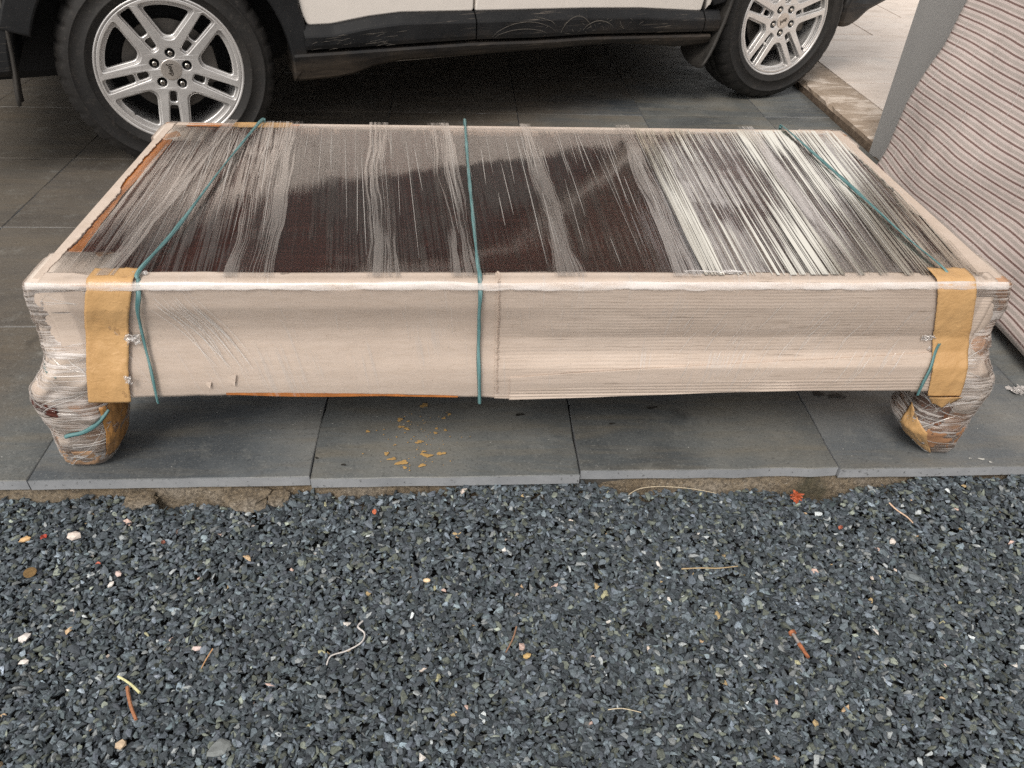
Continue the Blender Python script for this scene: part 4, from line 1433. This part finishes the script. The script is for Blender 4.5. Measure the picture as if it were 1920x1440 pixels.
# ---- film over the front face
def front_film(name, x0, x1, e, mat, nx=120):
    V, UV = [], []
    nt_ = 60
    for j in range(nt_ + 1):
        t = -.012 + (.245) * j / nt_
        for i in range(nx + 1):
            x = x0 + (x1 - x0) * i / nx
            V.append(front_pt(x, t, e + .0006 * fbm(x * 20, t * 12, 3)))
            sl = float(np.interp(x, [-.6, -.35, -.1, .3, .7, .9], [.55, .30, .12, -.05, -.45, -.5]))
            UV.append((x - sl * t, t))
    Fc = [(j * (nx + 1) + i, (j + 1) * (nx + 1) + i, (j + 1) * (nx + 1) + i + 1, j * (nx + 1) + i + 1) for j in range(nt_) for i in range(nx)]
    return mesh(name, V, Fc, mat, table, world=True, smooth=True, uv=UV)
FF = m_film('front_film', 160, 5, .57, .63, amount=.22, milk=.5, clear=.0, gloss=.12, bumps=.4, dens=(6, 7), off=2.0, bd=.0003, frs=.35)
front_film('film_sheet', -.70, .97, .0098, FF)
# milky strands on the front face
rr = random.Random(21)
L = []
def fl_line(x, z0, z1, sl, w):
    pts = []
    for k in range(8):
        t = k / 7
        z = z0 + (z1 - z0) * t
        xx = x + sl * (z0 - z)
        pts.append((xx, YF - d_off(xx, z) - .0106, z))
    L.append((pts, w, lambda p: (0, -1, .1)))
for _ in range(26):                      # fan beside the left twine
    z0 = rr.uniform(.40, .43); fl_line(-.56 + rr.uniform(0, .09), z0, z0 - rr.uniform(.05, .15), rr.uniform(.45, .75), rr.uniform(.0008, .0016))
for _ in range(60):                      # slanting lines on the right
    z0 = rr.uniform(.27, .42); fl_line(rr.uniform(.42, .86), z0, z0 - rr.uniform(.012, .07), -rr.uniform(.35, .6), rr.uniform(.0004, .0013))
for _ in range(30):
    z0 = rr.uniform(.36, .42); fl_line(rr.uniform(-.35, .3), z0, z0 - rr.uniform(.01, .05), rr.uniform(-.05, .2), rr.uniform(.0004, .0008))
tag(strands_mesh('film_strand', L, STRAND, table), kind='stuff')
# long stray strands across the top
L = []
for _ in range(110):
    x = rr.uniform(-.70, .95)
    k = kf(x)
    y0 = rr.uniform(1.21, 1.75); y1 = min(1.90 + .04 * rr.random(), y0 + rr.uniform(.12, .7))
    jit = rr.gauss(0, .012)
    pts = [(min(.985, max(-.735, x - (k + jit) * (y - 1.2) / .75)), y, TZ + .0105 + .001 * math.sin(y * 9)) for y in np.linspace(y0, y1, 8)]
    L.append((pts, rr.uniform(.0006, .0016), (0, 0, 1)))
tag(strands_mesh('film_strand', L, STRAND, table), kind='stuff')
# loose curls of film by the tape and near the fold
CR = m_film('crumpled_film', 60, 60, .42, .56, amount=.75, milk=.5, clear=.15, gloss=.12, bumps=1.0, bd=.002)
def crumple(x, y, z, sx, sy, sz, seed, name='loose_film', parent=table, n=12, mat=None):
    V, UV = [], []
    for j in range(n + 1):
        for i in range(n + 1):
            u, v = i / n - .5, j / n - .5
            V.append((x + sx * (u + .25 * fbm(u * 3, v * 3, seed)), y + sy * fbm(u * 4 + 3, v * 4, seed + 5), z + sz * (v + .25 * fbm(u * 3, v * 3, seed + 9))))
            UV.append((u, v))
    Fc = [(j * (n + 1) + i, j * (n + 1) + i + 1, (j + 1) * (n + 1) + i + 1, (j + 1) * (n + 1) + i) for j in range(n) for i in range(n)]
    return mesh(name, V, Fc, mat or CR, parent, world=True, smooth=False, uv=UV)
crumple(-.600, YF - .012, .338, .026, .008, .020, 1)
crumple(-.622, YF - .034, .262, .012, .006, .018, 2)
crumple(-.570, YF + .026, .450, .026, .010, .010, 3)
crumple(.898, YF - .008, .330, .024, .006, .012, 4)
crumple(.470, YF + .030, .452, .110, .008, .008, 6)
# dark hole in film near the middle twine
# ------------------------------------------------------------------ striped mattress and what holds it up
pil = box('pillar', 1.693, 2.05, 2.575, 3.010, -.02, 2.7, PILLARM, None, bev=.006)
tag(pil, 'plain grey rendered pillar standing between the striped mattress and the car', 'pillar')
wl = box('boundary_wall', 1.83, 1.98, .2, 2.572, -.1, 1.35, m_simple('brown_plaster', (.27, .20, .15), .9, var=.2, scale=6, bump=(50, .4, .004)))
tag(wl, 'low brown plastered wall behind the striped mattress', 'wall')
hw = box('house_wall', -7.0, 1.80, 6.40, 6.60, -.10, 2.699, m_simple('cream_house_plaster', (.26, .235, .21), .9, var=.06, scale=2), None)
tag(hw, 'plain cream house wall closing the carport behind the white car', 'wall')
rf = box('carport_roof', -7.0, 1.80, 2.30, 9.5, 2.70, 2.86, m_simple('painted_ceiling', (.36, .34, .32), .85, var=.06, scale=2), None, bev=.01)
tag(rf, 'flat pale carport roof over the white car, carried by the grey pillar', 'roof')
mat_e = empty('striped_mattress', (1.45, 2.0, 0), 0, 'maroon and grey striped mattress in clear film, leaning beside the grey pillar', 'mattress')
def mat_pt(y, h, d):
    """y along, h up the leaning face, d depth behind the face"""
    lean = math.atan(.25)
    x = 1.405 + .02 * (y - 1.466) + h * math.sin(lean) + d * math.cos(lean)
    z = .004 + h * math.cos(lean) - d * math.sin(lean) + .034
    return (x, y, z)
Y0m, Y1m, HM, DM = 1.415, 2.555, .98, .115
V, UV = [], []
rc = .045
ny, nh = 90, 120
def face_pt(u, v):
    y = Y0m + (Y1m - Y0m) * u; h = HM * v
    # rounded outline: pull the rim backwards
    ex = min(y - Y0m, Y1m - y); ez = min(h, HM - h)
    d = 0
    for e in (ex, ez):
        if e < rc: d += rc - math.sqrt(max(0, rc * rc - (rc - e) ** 2))
    puff = .016 * math.sin(math.pi * min(1, max(0, u)) * 3.2 + v * 5) * math.sin(math.pi * v * 4 + u * 3)
    d += puff + .003 * fbm(y * 8, h * 8, 0)
    return y, h, d
for j in range(nh + 1):
    v = j / nh
    for i in range(ny + 1):
        u = i / ny
        y, h, d = face_pt(u, v)
        # corner rounding in outline
        cyy = min(y - Y0m, .08); chh = min(h, .08)
        if cyy < .08 and chh < .08:
            q = math.hypot(.08 - cyy, .08 - chh)
            if q > .08:
                f = .08 / q
                y = Y0m + .08 - (.08 - cyy) * f; h = .08 - (.08 - chh) * f
        p = mat_pt(y, h, d)
        V.append(p)
        wob = .15 * math.sin(y * 6.0 + h * 3.5) + .2 * fbm(y * 2.2, h * 2.2, 4)
        UV.append((y, h / .0262 + wob + 20))
Fc = [(j * (ny + 1) + i, j * (ny + 1) + i + 1, (j + 1) * (ny + 1) + i + 1, (j + 1) * (ny + 1) + i) for j in range(nh) for i in range(ny)]
mesh('ticking_face', V, Fc, FABRIC, mat_e, world=True, smooth=True, uv=UV)
# border round the mattress
ring = []
for k in range(8): ring.append((Y0m + .08 - .08 * math.cos(k / 7 * math.pi / 2), .08 - .08 * math.sin(k / 7 * math.pi / 2)))
ring += [(y, 0) for y in np.linspace(Y0m + .1, Y1m, 30)]
ring += [(Y1m, h) for h in np.linspace(.03, HM, 20)]
ring += [(y, HM) for y in np.linspace(Y1m - .03, Y0m, 30)]
ring += [(Y0m, h) for h in np.linspace(HM - .03, .1, 20)]
V, UV = [], []
m = len(ring)
for k, (y, h) in enumerate(ring):
    for j, (d, ins) in enumerate(((rc, 0), (rc + .02, -.002), (DM - .03, -.002), (DM - .01, .004), (DM, .02))):
        yc, hc = (Y0m + Y1m) / 2, HM / 2
        V.append(mat_pt(y + (ins if y < yc else -ins), max(0, h + (ins if h < hc else -ins)), d))
        UV.append((d * 4, h / .0262 + y / .0262))
Fc = []
for k in range(m):
    for j in range(4):
        a, b = k * 5 + j, ((k + 1) % m) * 5 + j
        Fc.append((a, a + 1, b + 1, b))
Fc.append(tuple(k * 5 + 4 for k in range(m)))
mesh('mattress_border', V, Fc, FABRIC, mat_e, world=True, smooth=False, uv=UV)
L = []
rr = random.Random(77)
for (ya, ha, yb, hb) in ((2.35, .62, 2.30, .02), (2.1, .70, 2.02, .05), (1.98, .20, 1.90, .02), (1.80, .75, 1.86, .25), (1.86, .24, 1.83, .02), (1.62, .55, 1.66, .05), (1.52, .3, 1.5, .03), (2.47, .6, 2.44, .1), (2.22, .45, 2.24, .2)):
    pts = []
    for k in range(14):
        t = k / 13
        y = ya + (yb - ya) * t + .012 * math.sin(t * 7 + ya * 9); h = ha + (hb - ha) * t
        uy, d = face_pt((y - Y0m) / (Y1m - Y0m), h / HM)[0], face_pt((y - Y0m) / (Y1m - Y0m), h / HM)[2]
        pts.append(mat_pt(y, h, d - .004))
    L.append((pts, .0018, (-1, 0, .25)))
for _ in range(14):
    ya = rr.uniform(1.5, 2.5); ha = rr.uniform(.05, .65); yb = ya - rr.uniform(.02, .2); hb = ha - rr.uniform(-.05, .15)
    pts = []
    for k in range(8):
        t = k / 7
        y = max(Y0m + .02, ya + (yb - ya) * t); h = max(.02, ha + (hb - ha) * t)
        pts.append(mat_pt(y, h, face_pt((y - Y0m) / (Y1m - Y0m), h / HM)[2] - .004))
    L.append((pts, .0009, (-1, 0, .25)))
tag(strands_mesh('film_crease', L, STRAND, mat_e), kind='stuff')
# scrap of film and stains on the slate
sc = empty('film_scrap', (1.375, 1.39, 0), 0, 'crumpled scrap of clear film on the slate below the mattress corner', 'plastic film')
crumple(1.375, 1.40, .009, .045, .030, .012, 12, 'crumpled_sheet', sc, 14)

# ------------------------------------------------------------------ car
WX, WY, WA = -.997, 2.7667, .35667
car = empty('parked_car', (WX, WY, 0), WA, 'white off-road car with scuffed black lower cladding and silver wheels, parked behind the wrapped table', 'car')
def yv(v): return -v          # v: distance out from the wheel-centre plane towards the camera
# white lower body side with wheel arch cut-outs
def arc(cx, cz, r, a0, a1, n=16):
    return [(cx + r * math.cos(R(a0 + (a1 - a0) * k / n)), cz + r * math.sin(R(a0 + (a1 - a0) * k / n))) for k in range(n + 1)]
FW = 2.636
side = [(.470, .470)] + [(.56, .467), (.695, .484), (.815, .491), (1.100, .480)]
front_side = [(1.108, .480), (1.589, .463), (1.84, .450), (2.12, .424), (2.140, .428)]
door_r = fillet([(.462, .500), (.475, .468)] + side[1:] + [(1.104, .560), (1.10, 1.02), (.50, 1.02), (.43, .80), (.445, .60)], .012, 3)
door_f = fillet(front_side[:-1] + [(2.146, .425), (2.17, .56), (2.16, 1.02), (1.112, 1.02), (1.116, .560)], .008, 3)
plate('door', [door_r], .05, PAINT_W, car, yv(.0), bevel=.006, bres=2)
plate('door', [door_f], .05, PAINT_W, car, yv(.0), bevel=.006, bres=2)
fend_f = [(2.165, .425), (2.182, .440)] + arc(FW, .35, .455, 168, 12, 22) + [(3.2, .62), (3.42, .70), (3.40, .96), (3.0, 1.03), (2.17, 1.03)]
plate('front_wing', [fend_f], .05, PAINT_W, car, yv(.0), bevel=.006)
fend_r = arc(0, .35, .49, 36, 160, 22) + [(-.62, .62), (-.80, .64), (-.84, .95), (-.70, 1.03), (.49, 1.03), (.42, .80)]
plate('rear_wing', [fend_r], .05, PAINT_W, car, yv(-.002), bevel=.006)
# solid lower body, roof, windows
body = fillet([(-.80, .55), (-.80, 1.03), (2.05, 1.045), (3.0, 1.02), (3.38, .93), (3.40, .55), (3.10, .50)] + arc(FW, .35, .46, 20, 160, 14) + [(2.12, .30), (.52, .30)] + arc(0, .35, .49, 20, 160, 14), .01, 1)
me = plate_mesh('body_shell', [body], 1.70, .03)
for v in me.vertices:
    x, a, z = v.co
    v.co = (x, yv(-.02) + .86 - z, a)
link('body_shell', me, PAINT_W, car)
me = plate_mesh('cabin_glass', [fillet([(-.76, 1.02), (-.60, 1.50), (-.45, 1.57), (1.15, 1.60), (1.35, 1.56), (2.10, 1.04)], .05, 3)], 1.50, .04)
for v in me.vertices:
    x, a, z = v.co
    k = (a - 1.02) / .6 * .10
    v.co = (x, yv(-.02) + .86 - z * (1 - max(0, k)), a)
link('window', me, GLASSM, car)
me = plate_mesh('roof', [fillet([(-.62, 1.53), (-.45, 1.60), (1.15, 1.635), (1.40, 1.575), (1.36, 1.55), (-.60, 1.50)], .02, 3)], 1.42, .03)
for v in me.vertices:
    x, a, z = v.co
    v.co = (x, yv(-.02) + .86 - z, a)
link('roof', me, PAINT_W, car)
for (xa, za, xb, zb, w) in ((.42, 1.03, .38, 1.56, .07), (1.10, 1.03, 1.02, 1.59, .05), (2.06, 1.04, 1.36, 1.57, .06), (-.62, 1.03, -.50, 1.52, .12)):
    mesh('window_pillar', [(xa - w / 2, yv(-.045) + .0, za), (xa + w / 2, yv(-.045), za), (xb + w / 2, yv(-.135), zb), (xb - w / 2, yv(-.135), zb),
                           (xa - w / 2, yv(-.20), za), (xa + w / 2, yv(-.20), za), (xb + w / 2, yv(-.25), zb), (xb - w / 2, yv(-.25), zb)],
         [(0, 1, 2, 3), (1, 5, 6, 2), (4, 0, 3, 7), (5, 4, 7, 6)], PAINT_W if xa < 0 or xa > 2 else BLACK, car)
# cladding: swept profile along the doors
def interp(u, pts): return float(np.interp(u, [p[0] for p in pts], [p[1] for p in pts]))
TOPL = [(.40, .475), (.475, .471), (.558, .4685), (.695, .4855), (.815, .4925), (1.10, .4815), (1.589, .4645), (1.84, .4515), (2.14, .426), (2.30, .424)]
GAP = [(.36, .389), (.587, .386), (1.096, .381), (1.358, .370), (1.599, .367), (2.197, .339), (2.3, .335)]
SILL = [(.34, .300), (.385, .284), (.428, .281), (.56, .283), (.62, .288), (.70, .312), (.80, .323), (1.13, .321), (1.50, .319), (1.704, .322), (1.843, .309), (2.036, .285), (2.12, .283), (2.3, .285)]
def clad(name, u0, u1, rows, n=60, th=.004, mat=CLAD):
    V = []
    m = len(rows(u0))
    for i in range(n + 1):
        u = u0 + (u1 - u0) * i / n
        for (v, z) in rows(u): V.append((u, yv(v), z))
    Fc = [(i * m + j, (i + 1) * m + j, (i + 1) * m + j + 1, i * m + j + 1) for i in range(n) for j in range(m - 1)]
    Fc += [tuple(range(m)), tuple((n * m + k) for k in range(m))[::-1]]
    return mesh(name, V, Fc, mat, car)
def rows_door(u):
    t, g = interp(u, TOPL), interp(u, GAP)
    return [(-.04, t - .002), (.026, t), (.034, t - .004), (.048, t - .022), (.054, t - .030), (.056, t - .036), (.055, g + .020), (.050, g + .006), (.040, g + .0035), (-.04, g + .003)]
def rows_sill(u):
    g, s = interp(u, GAP), interp(u, SILL)
    r = [(-.06, g - .004), (.030, g - .004), (.045, g - .008), (.050, g - .016), (.046, (g + s) / 2), (.036, s + .012), (.018, s + .001), (-.005, s - .001), (-.12, s + .012), (-.16, s + .05)]
    return r
clad('door_cladding', .455, 1.0985, rows_door)
clad('door_cladding', 1.1045, 2.150, rows_door, 90)
clad('front_wing_cladding', 2.157, 2.235, rows_door, 6)
clad('sill', .412, 2.20, rows_sill, 110)
# rear arch trim and lower corner
ra = arc(0, .35, .405, -9, 160, 40) + arc(0, .35, .492, 160, 30, 34) + [(.449, .575), (.452, .53), (.462, .49), (.47, .42), (.45, .33), (.418, .300)]
plate('rear_arch_trim', [ra], .05, CLAD, car, yv(.018), bevel=.008, bres=2)
fa = arc(FW, .35, .395, 165, 12, 30) + arc(FW, .35, .455, 12, 168, 30)
plate('front_arch_trim', [fa], .05, CLAD, car, yv(.018), bevel=.008, bres=2)
# bumpers
rb = fillet([(-.455, .375), (-.44, .46), (-.40, .56), (-.44, .66), (-.86, .68), (-.88, .45), (-.80, .375)], .02, 3)
me = plate_mesh('rear_bumper', [rb], 1.74, .02)
for v in me.vertices:
    x, a, z = v.co
    v.co = (x, yv(.035) + .87 - z, a)
link('rear_bumper', me, CLAD, car)
fb = fillet([(2.985, .300), (3.040, .292), (3.10, .318), (3.16, .36), (3.44, .42), (3.48, .60), (3.1, .66), (3.05, .50), (2.99, .40)], .02, 3)
me = plate_mesh('front_bumper', [fb], 1.66, .02)
for v in me.vertices:
    x, a, z = v.co
    bend = .10 * max(0, (x - 3.05) / .4) ** 1.5
    v.co = (x, yv(-.005) + .83 - z * (1 - bend), a)
link('front_bumper', me, CLAD, car)
# underbody
box('underbody', .50, 2.10, .34, 1.60, .21, .42, BLACK, car, bev=.03)
box('underbody', -.75, .45, .32, 1.40, .27, .60, BLACK, car, bev=.03)
box('underbody', 2.15, 3.2, .32, 1.40, .27, .60, BLACK, car, bev=.03)
# inner wheel housings
for cx in (0, FW):
    V, Fc = [], []
    pr = arc(cx, .36, .43, 12, 166, 20)
    for (x, z) in pr: V += [(x, yv(-.02), z), (x, .30, z)]
    for k in range(len(pr) - 1): Fc.append((2 * k, 2 * k + 1, 2 * k + 3, 2 * k + 2))
    b = len(V)
    V += [(x, .30, z) for x, z in pr]
    Fc.append(tuple(range(b, b + len(pr))))
    mesh('wheel_housing', V, Fc, BLACK, car)
# mud flaps
FLAP = m_simple('dusty_mud_flap', (.030, .027, .024), .6, var=.6, scale=14, bump=(60, .2, .003))
def flap(prof, v_out, v_in, round_in, name='mud_flap'):
    """prof: (u, z) top to bottom for the outer edge"""
    V = []
    n = 14
    m = len(prof)
    for i, (u, z) in enumerate(prof):
        for k in range(n + 1):
            t = k / n
            v = v_out + (v_in - v_out) * t
            zz = z
            if i >= m - 5:
                f = (i - (m - 5)) / 4
                zz = z + f * round_in * max(0, (t - .25) / .75) ** 2 + f * .012 * max(0, (.15 - t) / .15)
            V.append((u - .010 * math.sin(math.pi * t), yv(v), zz))
    Fc = [(i * (n + 1) + k, i * (n + 1) + k + 1, (i + 1) * (n + 1) + k + 1, (i + 1) * (n + 1) + k) for i in range(m - 1) for k in range(n)]
    o = mesh(name, V, Fc, FLAP, car, smooth=True)
    md = o.modifiers.new('thickness', 'SOLIDIFY'); md.thickness = .009; md.offset = 0
    return o
flap([(2.300, .56), (2.285, .50), (2.27, .44), (2.255, .38), (2.238, .33), (2.222, .28), (2.205, .24), (2.190, .212), (2.176, .190)], .062, -.125, .045)
flap([(-.425, .62), (-.432, .56), (-.440, .50), (-.448, .44), (-.455, .40), (-.462, .36), (-.468, .33), (-.472, .305), (-.474, .283)], .040, -.035, .0)
# scratches on the cladding
SCR = m_simple('pale_scratch', (.10, .09, .078), .8, var=.3, scale=60)
def scr(pts, w=.0022):
    P = [(u, yv(.0578), z) for u, z in pts]
    return (P, w, (0, -1, 0))
L = []
def arcs(u0, u1, z0, hgt, n=14, skew=0): return [(u0 + (u1 - u0) * k / n, z0 + hgt * math.sin(math.pi * (k / n)) ** .7 + skew * k / n) for k in range(n + 1)]
L.append(scr(arcs(1.165, 1.44, .392, .045)))
L.append(scr(arcs(1.175, 1.40, .390, .022)))
L.append(scr(arcs(1.46, 1.60, .388, .054, skew=.006), .003))
L.append(scr(arcs(1.56, 1.70, .392, .030), .003))
L.append(scr([(1.34, .455), (1.38, .445), (1.42, .432), (1.44, .412)]))
rr = random.Random(5)
for _ in range(30):
    u = rr.gauss(1.60, .11); z = rr.uniform(.385, .425); a = rr.uniform(-1.4, .6); l = rr.uniform(.008, .035)
    if not 1.15 < u < 2.1: continue
    L.append(scr([(u, z), (u + l * .5 * math.cos(a), min(.43, max(.383, z + l * .5 * math.sin(a) + .001))), (u + l * math.cos(a), min(.43, max(.383, z + l * math.sin(a))))], rr.uniform(.0008, .002)))
for _ in range(30):
    u = rr.uniform(.47, .80); z = rr.uniform(.39, .435); l = rr.uniform(.01, .06)
    L.append(scr([(u, z), (u + l * .5, z + .002), (u + l, z + rr.uniform(0, .006))], rr.uniform(.0006, .0018)))
tag(strands_mesh('scratch_marks', L, SCR, car, world=False), kind='stuff')

# ---- wheels
def wheel(u, y, rot, detailed=True, text_rot=0, valve_a=232):
    w = bpy.data.objects.new('wheel', None); C.objects.link(w); w.parent = car
    w.location = (u, y, .35)
    if not detailed: w.rotation_euler = (0, 0, math.pi)
    prof = [(.226, .012), (.236, -.004), (.246, -.010), (.258, -.0165), (.259, -.0185), (.264, -.0190), (.265, -.0175), (.285, -.021), (.304, -.0185), (.305, -.0202), (.309, -.0196), (.310, -.0172), (.320, -.013), (.332, -.004), (.340, .006), (.346, .020), (.349, .034), (.3495, .060), (.344, .062), (.344, .070), (.350, .072), (.350, .108), (.344, .110), (.344, .118), (.350, .120), (.349, .165), (.345, .185), (.330, .205), (.285, .222), (.236, .21)]
    N = 288
    def rf(i, k, r):
        k -= 6
        if 9 <= k <= 11: return r - (.0065 if (i % 8) < 2 else 0)
        if 6 < k < 9: return r - (.0045 if (i % 8) < 2 else 0)
        if k in (14, 15, 18, 19): return r - (.005 if (i + 3) % 8 < 2 else 0)
        return r
    # flattened slightly where it stands
    ty = lathe('tyre', prof, N, TYRE, w, rfn=rf)
    for r_, y_ in ((.262, -.0185), (.313, -.0185)):
        pass
    # rim lip + barrel
    lathe('rim_barrel', [(.238, .004), (.2395, -.004), (.236, -.008), (.231, -.007), (.2275, .000), (.2245, .010), (.214, .030), (.208, .08), (.205, .19), (.225, .20)], 96, ALLOY, w)
    a0 = rot
    def pol(r, a): return (r * math.cos(R(a)), r * math.sin(R(a)))
    def line_arc(A, d, rr_):  # intersections of the offset spoke line with a circle
        t = math.sqrt(rr_ * rr_ - d * d)
        ca, sa = math.cos(R(A)), math.sin(R(A))
        return (ca * t - sa * d, sa * t + ca * d)
    def opening(A, d, ro, rin):
        p1 = line_arc(A - 36, d, ro); p2 = line_arc(A + 36, -d, ro)
        aa1 = math.degrees(math.atan2(p1[1], p1[0])); aa2 = math.degrees(math.atan2(p2[1], p2[0]))
        if aa2 < aa1: aa2 += 360
        pts = [p1] + [pol(ro, aa1 + (aa2 - aa1) * k / 5) for k in range(1, 5)] + [p2]
        q2 = line_arc(A + 36, -d, rin); q1 = line_arc(A - 36, d, rin)
        pts += [q2, q1]
        rad = [.012, .03, .03, .03, .03, .012, .012, .012]
        return fillet(pts, rad, 3)
    def slot(A, r0, r1, w0, w1, ch=.006):
        ca, sa = math.cos(R(A)), math.sin(R(A))
        pts = [(r0, -w0), (r1, -w1), (r1, w1), (r0, w0)]
        return fillet([(ca * x - sa * y_, sa * x + ca * y_) for x, y_ in pts], ch, 3)
    lug = [a0 + 72 * k for k in range(5)]
    outer = circle(0, 0, .2285, 90)
    front = [outer] + [opening(A, .0450, .2165, .098) for A in lug] + [slot(A + 36, .071, .2215, .0135, .0238, .009) for A in lug] + [circle(*pol(.054, A), .0160, 16) for A in lug]
    plate('spoke_face', front, .016, ALLOY, w, -.001 + .004, bevel=.0028, dome=.013, bres=2)
    back = [circle(0, 0, .224, 72)] + [opening(A, .0525, .202, .108) for A in lug] + [slot(A + 36, .124, .2140, .0135, .0190, .008) for A in lug] + [slot(A + 36, .077, .112, .0090, .0120, .007) for A in lug] + [circle(*pol(.054, A), .0160, 16) for A in lug]
    plate('spoke_back', back, .018, ALLOY, w, .021, bevel=.003, dome=.013, bres=1)
    # dark inside: disc, caliper, hub drum
    plate('brake_disc', [circle(0, 0, .150, 60), circle(0, 0, .05, 30)], .012, DISC, w, .075)
    plate('hub_carrier', [circle(0, 0, .075, 40)], .05, BLACK, w, .062)
    plate('wheel_back', [circle(0, 0, .206, 60)], .004, BLACK, w, .17)
    cal = fillet([(.085, .07), (.15, .06), (.16, -.06), (.095, -.07)], .01, 2)
    plate('brake_caliper', [cal], .07, DISC, w, .075, bevel=.006)
    for A in lug:
        x, z = pol(.054, A)
        me = plate_mesh('lug_nut', [circle(x, z, .0085, 6, R(A))], .026, .003)
        for v in me.vertices:
            a, b, c = v.co; v.co = (a, .016 - c, b)
        link('lug_nut', me, CHROME, w)
        plate('lug_recess', [circle(x, z, .0155, 18)], .002, BLACK, w, .030)
    cap = plate('centre_cap', [circle(0, 0, .0345, 48)], .010, CAPM, w, .0105, bevel=.0022, bres=3)
    # raised lettering on the cap
    fc = bpy.data.curves.new('cap_lettering', 'FONT')
    fc.body = 'Jeep'; fc.size = .023; fc.extrude = .0006; fc.align_x = 'CENTER'; fc.align_y = 'CENTER'; fc.offset = .0004
    to = bpy.data.objects.new('cap_lettering', fc); C.objects.link(to)
    bpy.context.view_layer.update()
    me = bpy.data.meshes.new_from_object(to.evaluated_get(bpy.context.evaluated_depsgraph_get()))
    bpy.data.objects.remove(to)
    ct, st = math.cos(R(text_rot)), math.sin(R(text_rot))
    for v in me.vertices:
        a, b, c = v.co
        a, b = a * ct - b * st, a * st + b * ct
        v.co = (a, .0048 - c, b)
    me.name = 'cap_lettering'
    link('cap_lettering', me, m_simple('cap_letter_metal', (.16, .145, .13), .3, metal=1.0), w)
    x, z = pol(.196, valve_a)
    vs = plate('valve_stem', [circle(x, z, .0052, 12)], .035, BLACK, w, .012, bevel=.002)
    return w
wheel(0, 0, 10, True, -86, 222)
wheel(FW, 0, 52, True, 28, -42)
def far_wheel(u):
    w = bpy.data.objects.new('wheel', None); C.objects.link(w); w.parent = car; w.location = (u, 1.52, .35)
    prof = [(.05, .03), (.236, .02), (.285, -.01), (.335, .01), (.35, .04), (.35, .18), (.33, .21), (.236, .21), (.05, .20)]
    lathe('tyre', prof, 64, TYRE, w)
far_wheel(0); far_wheel(FW)
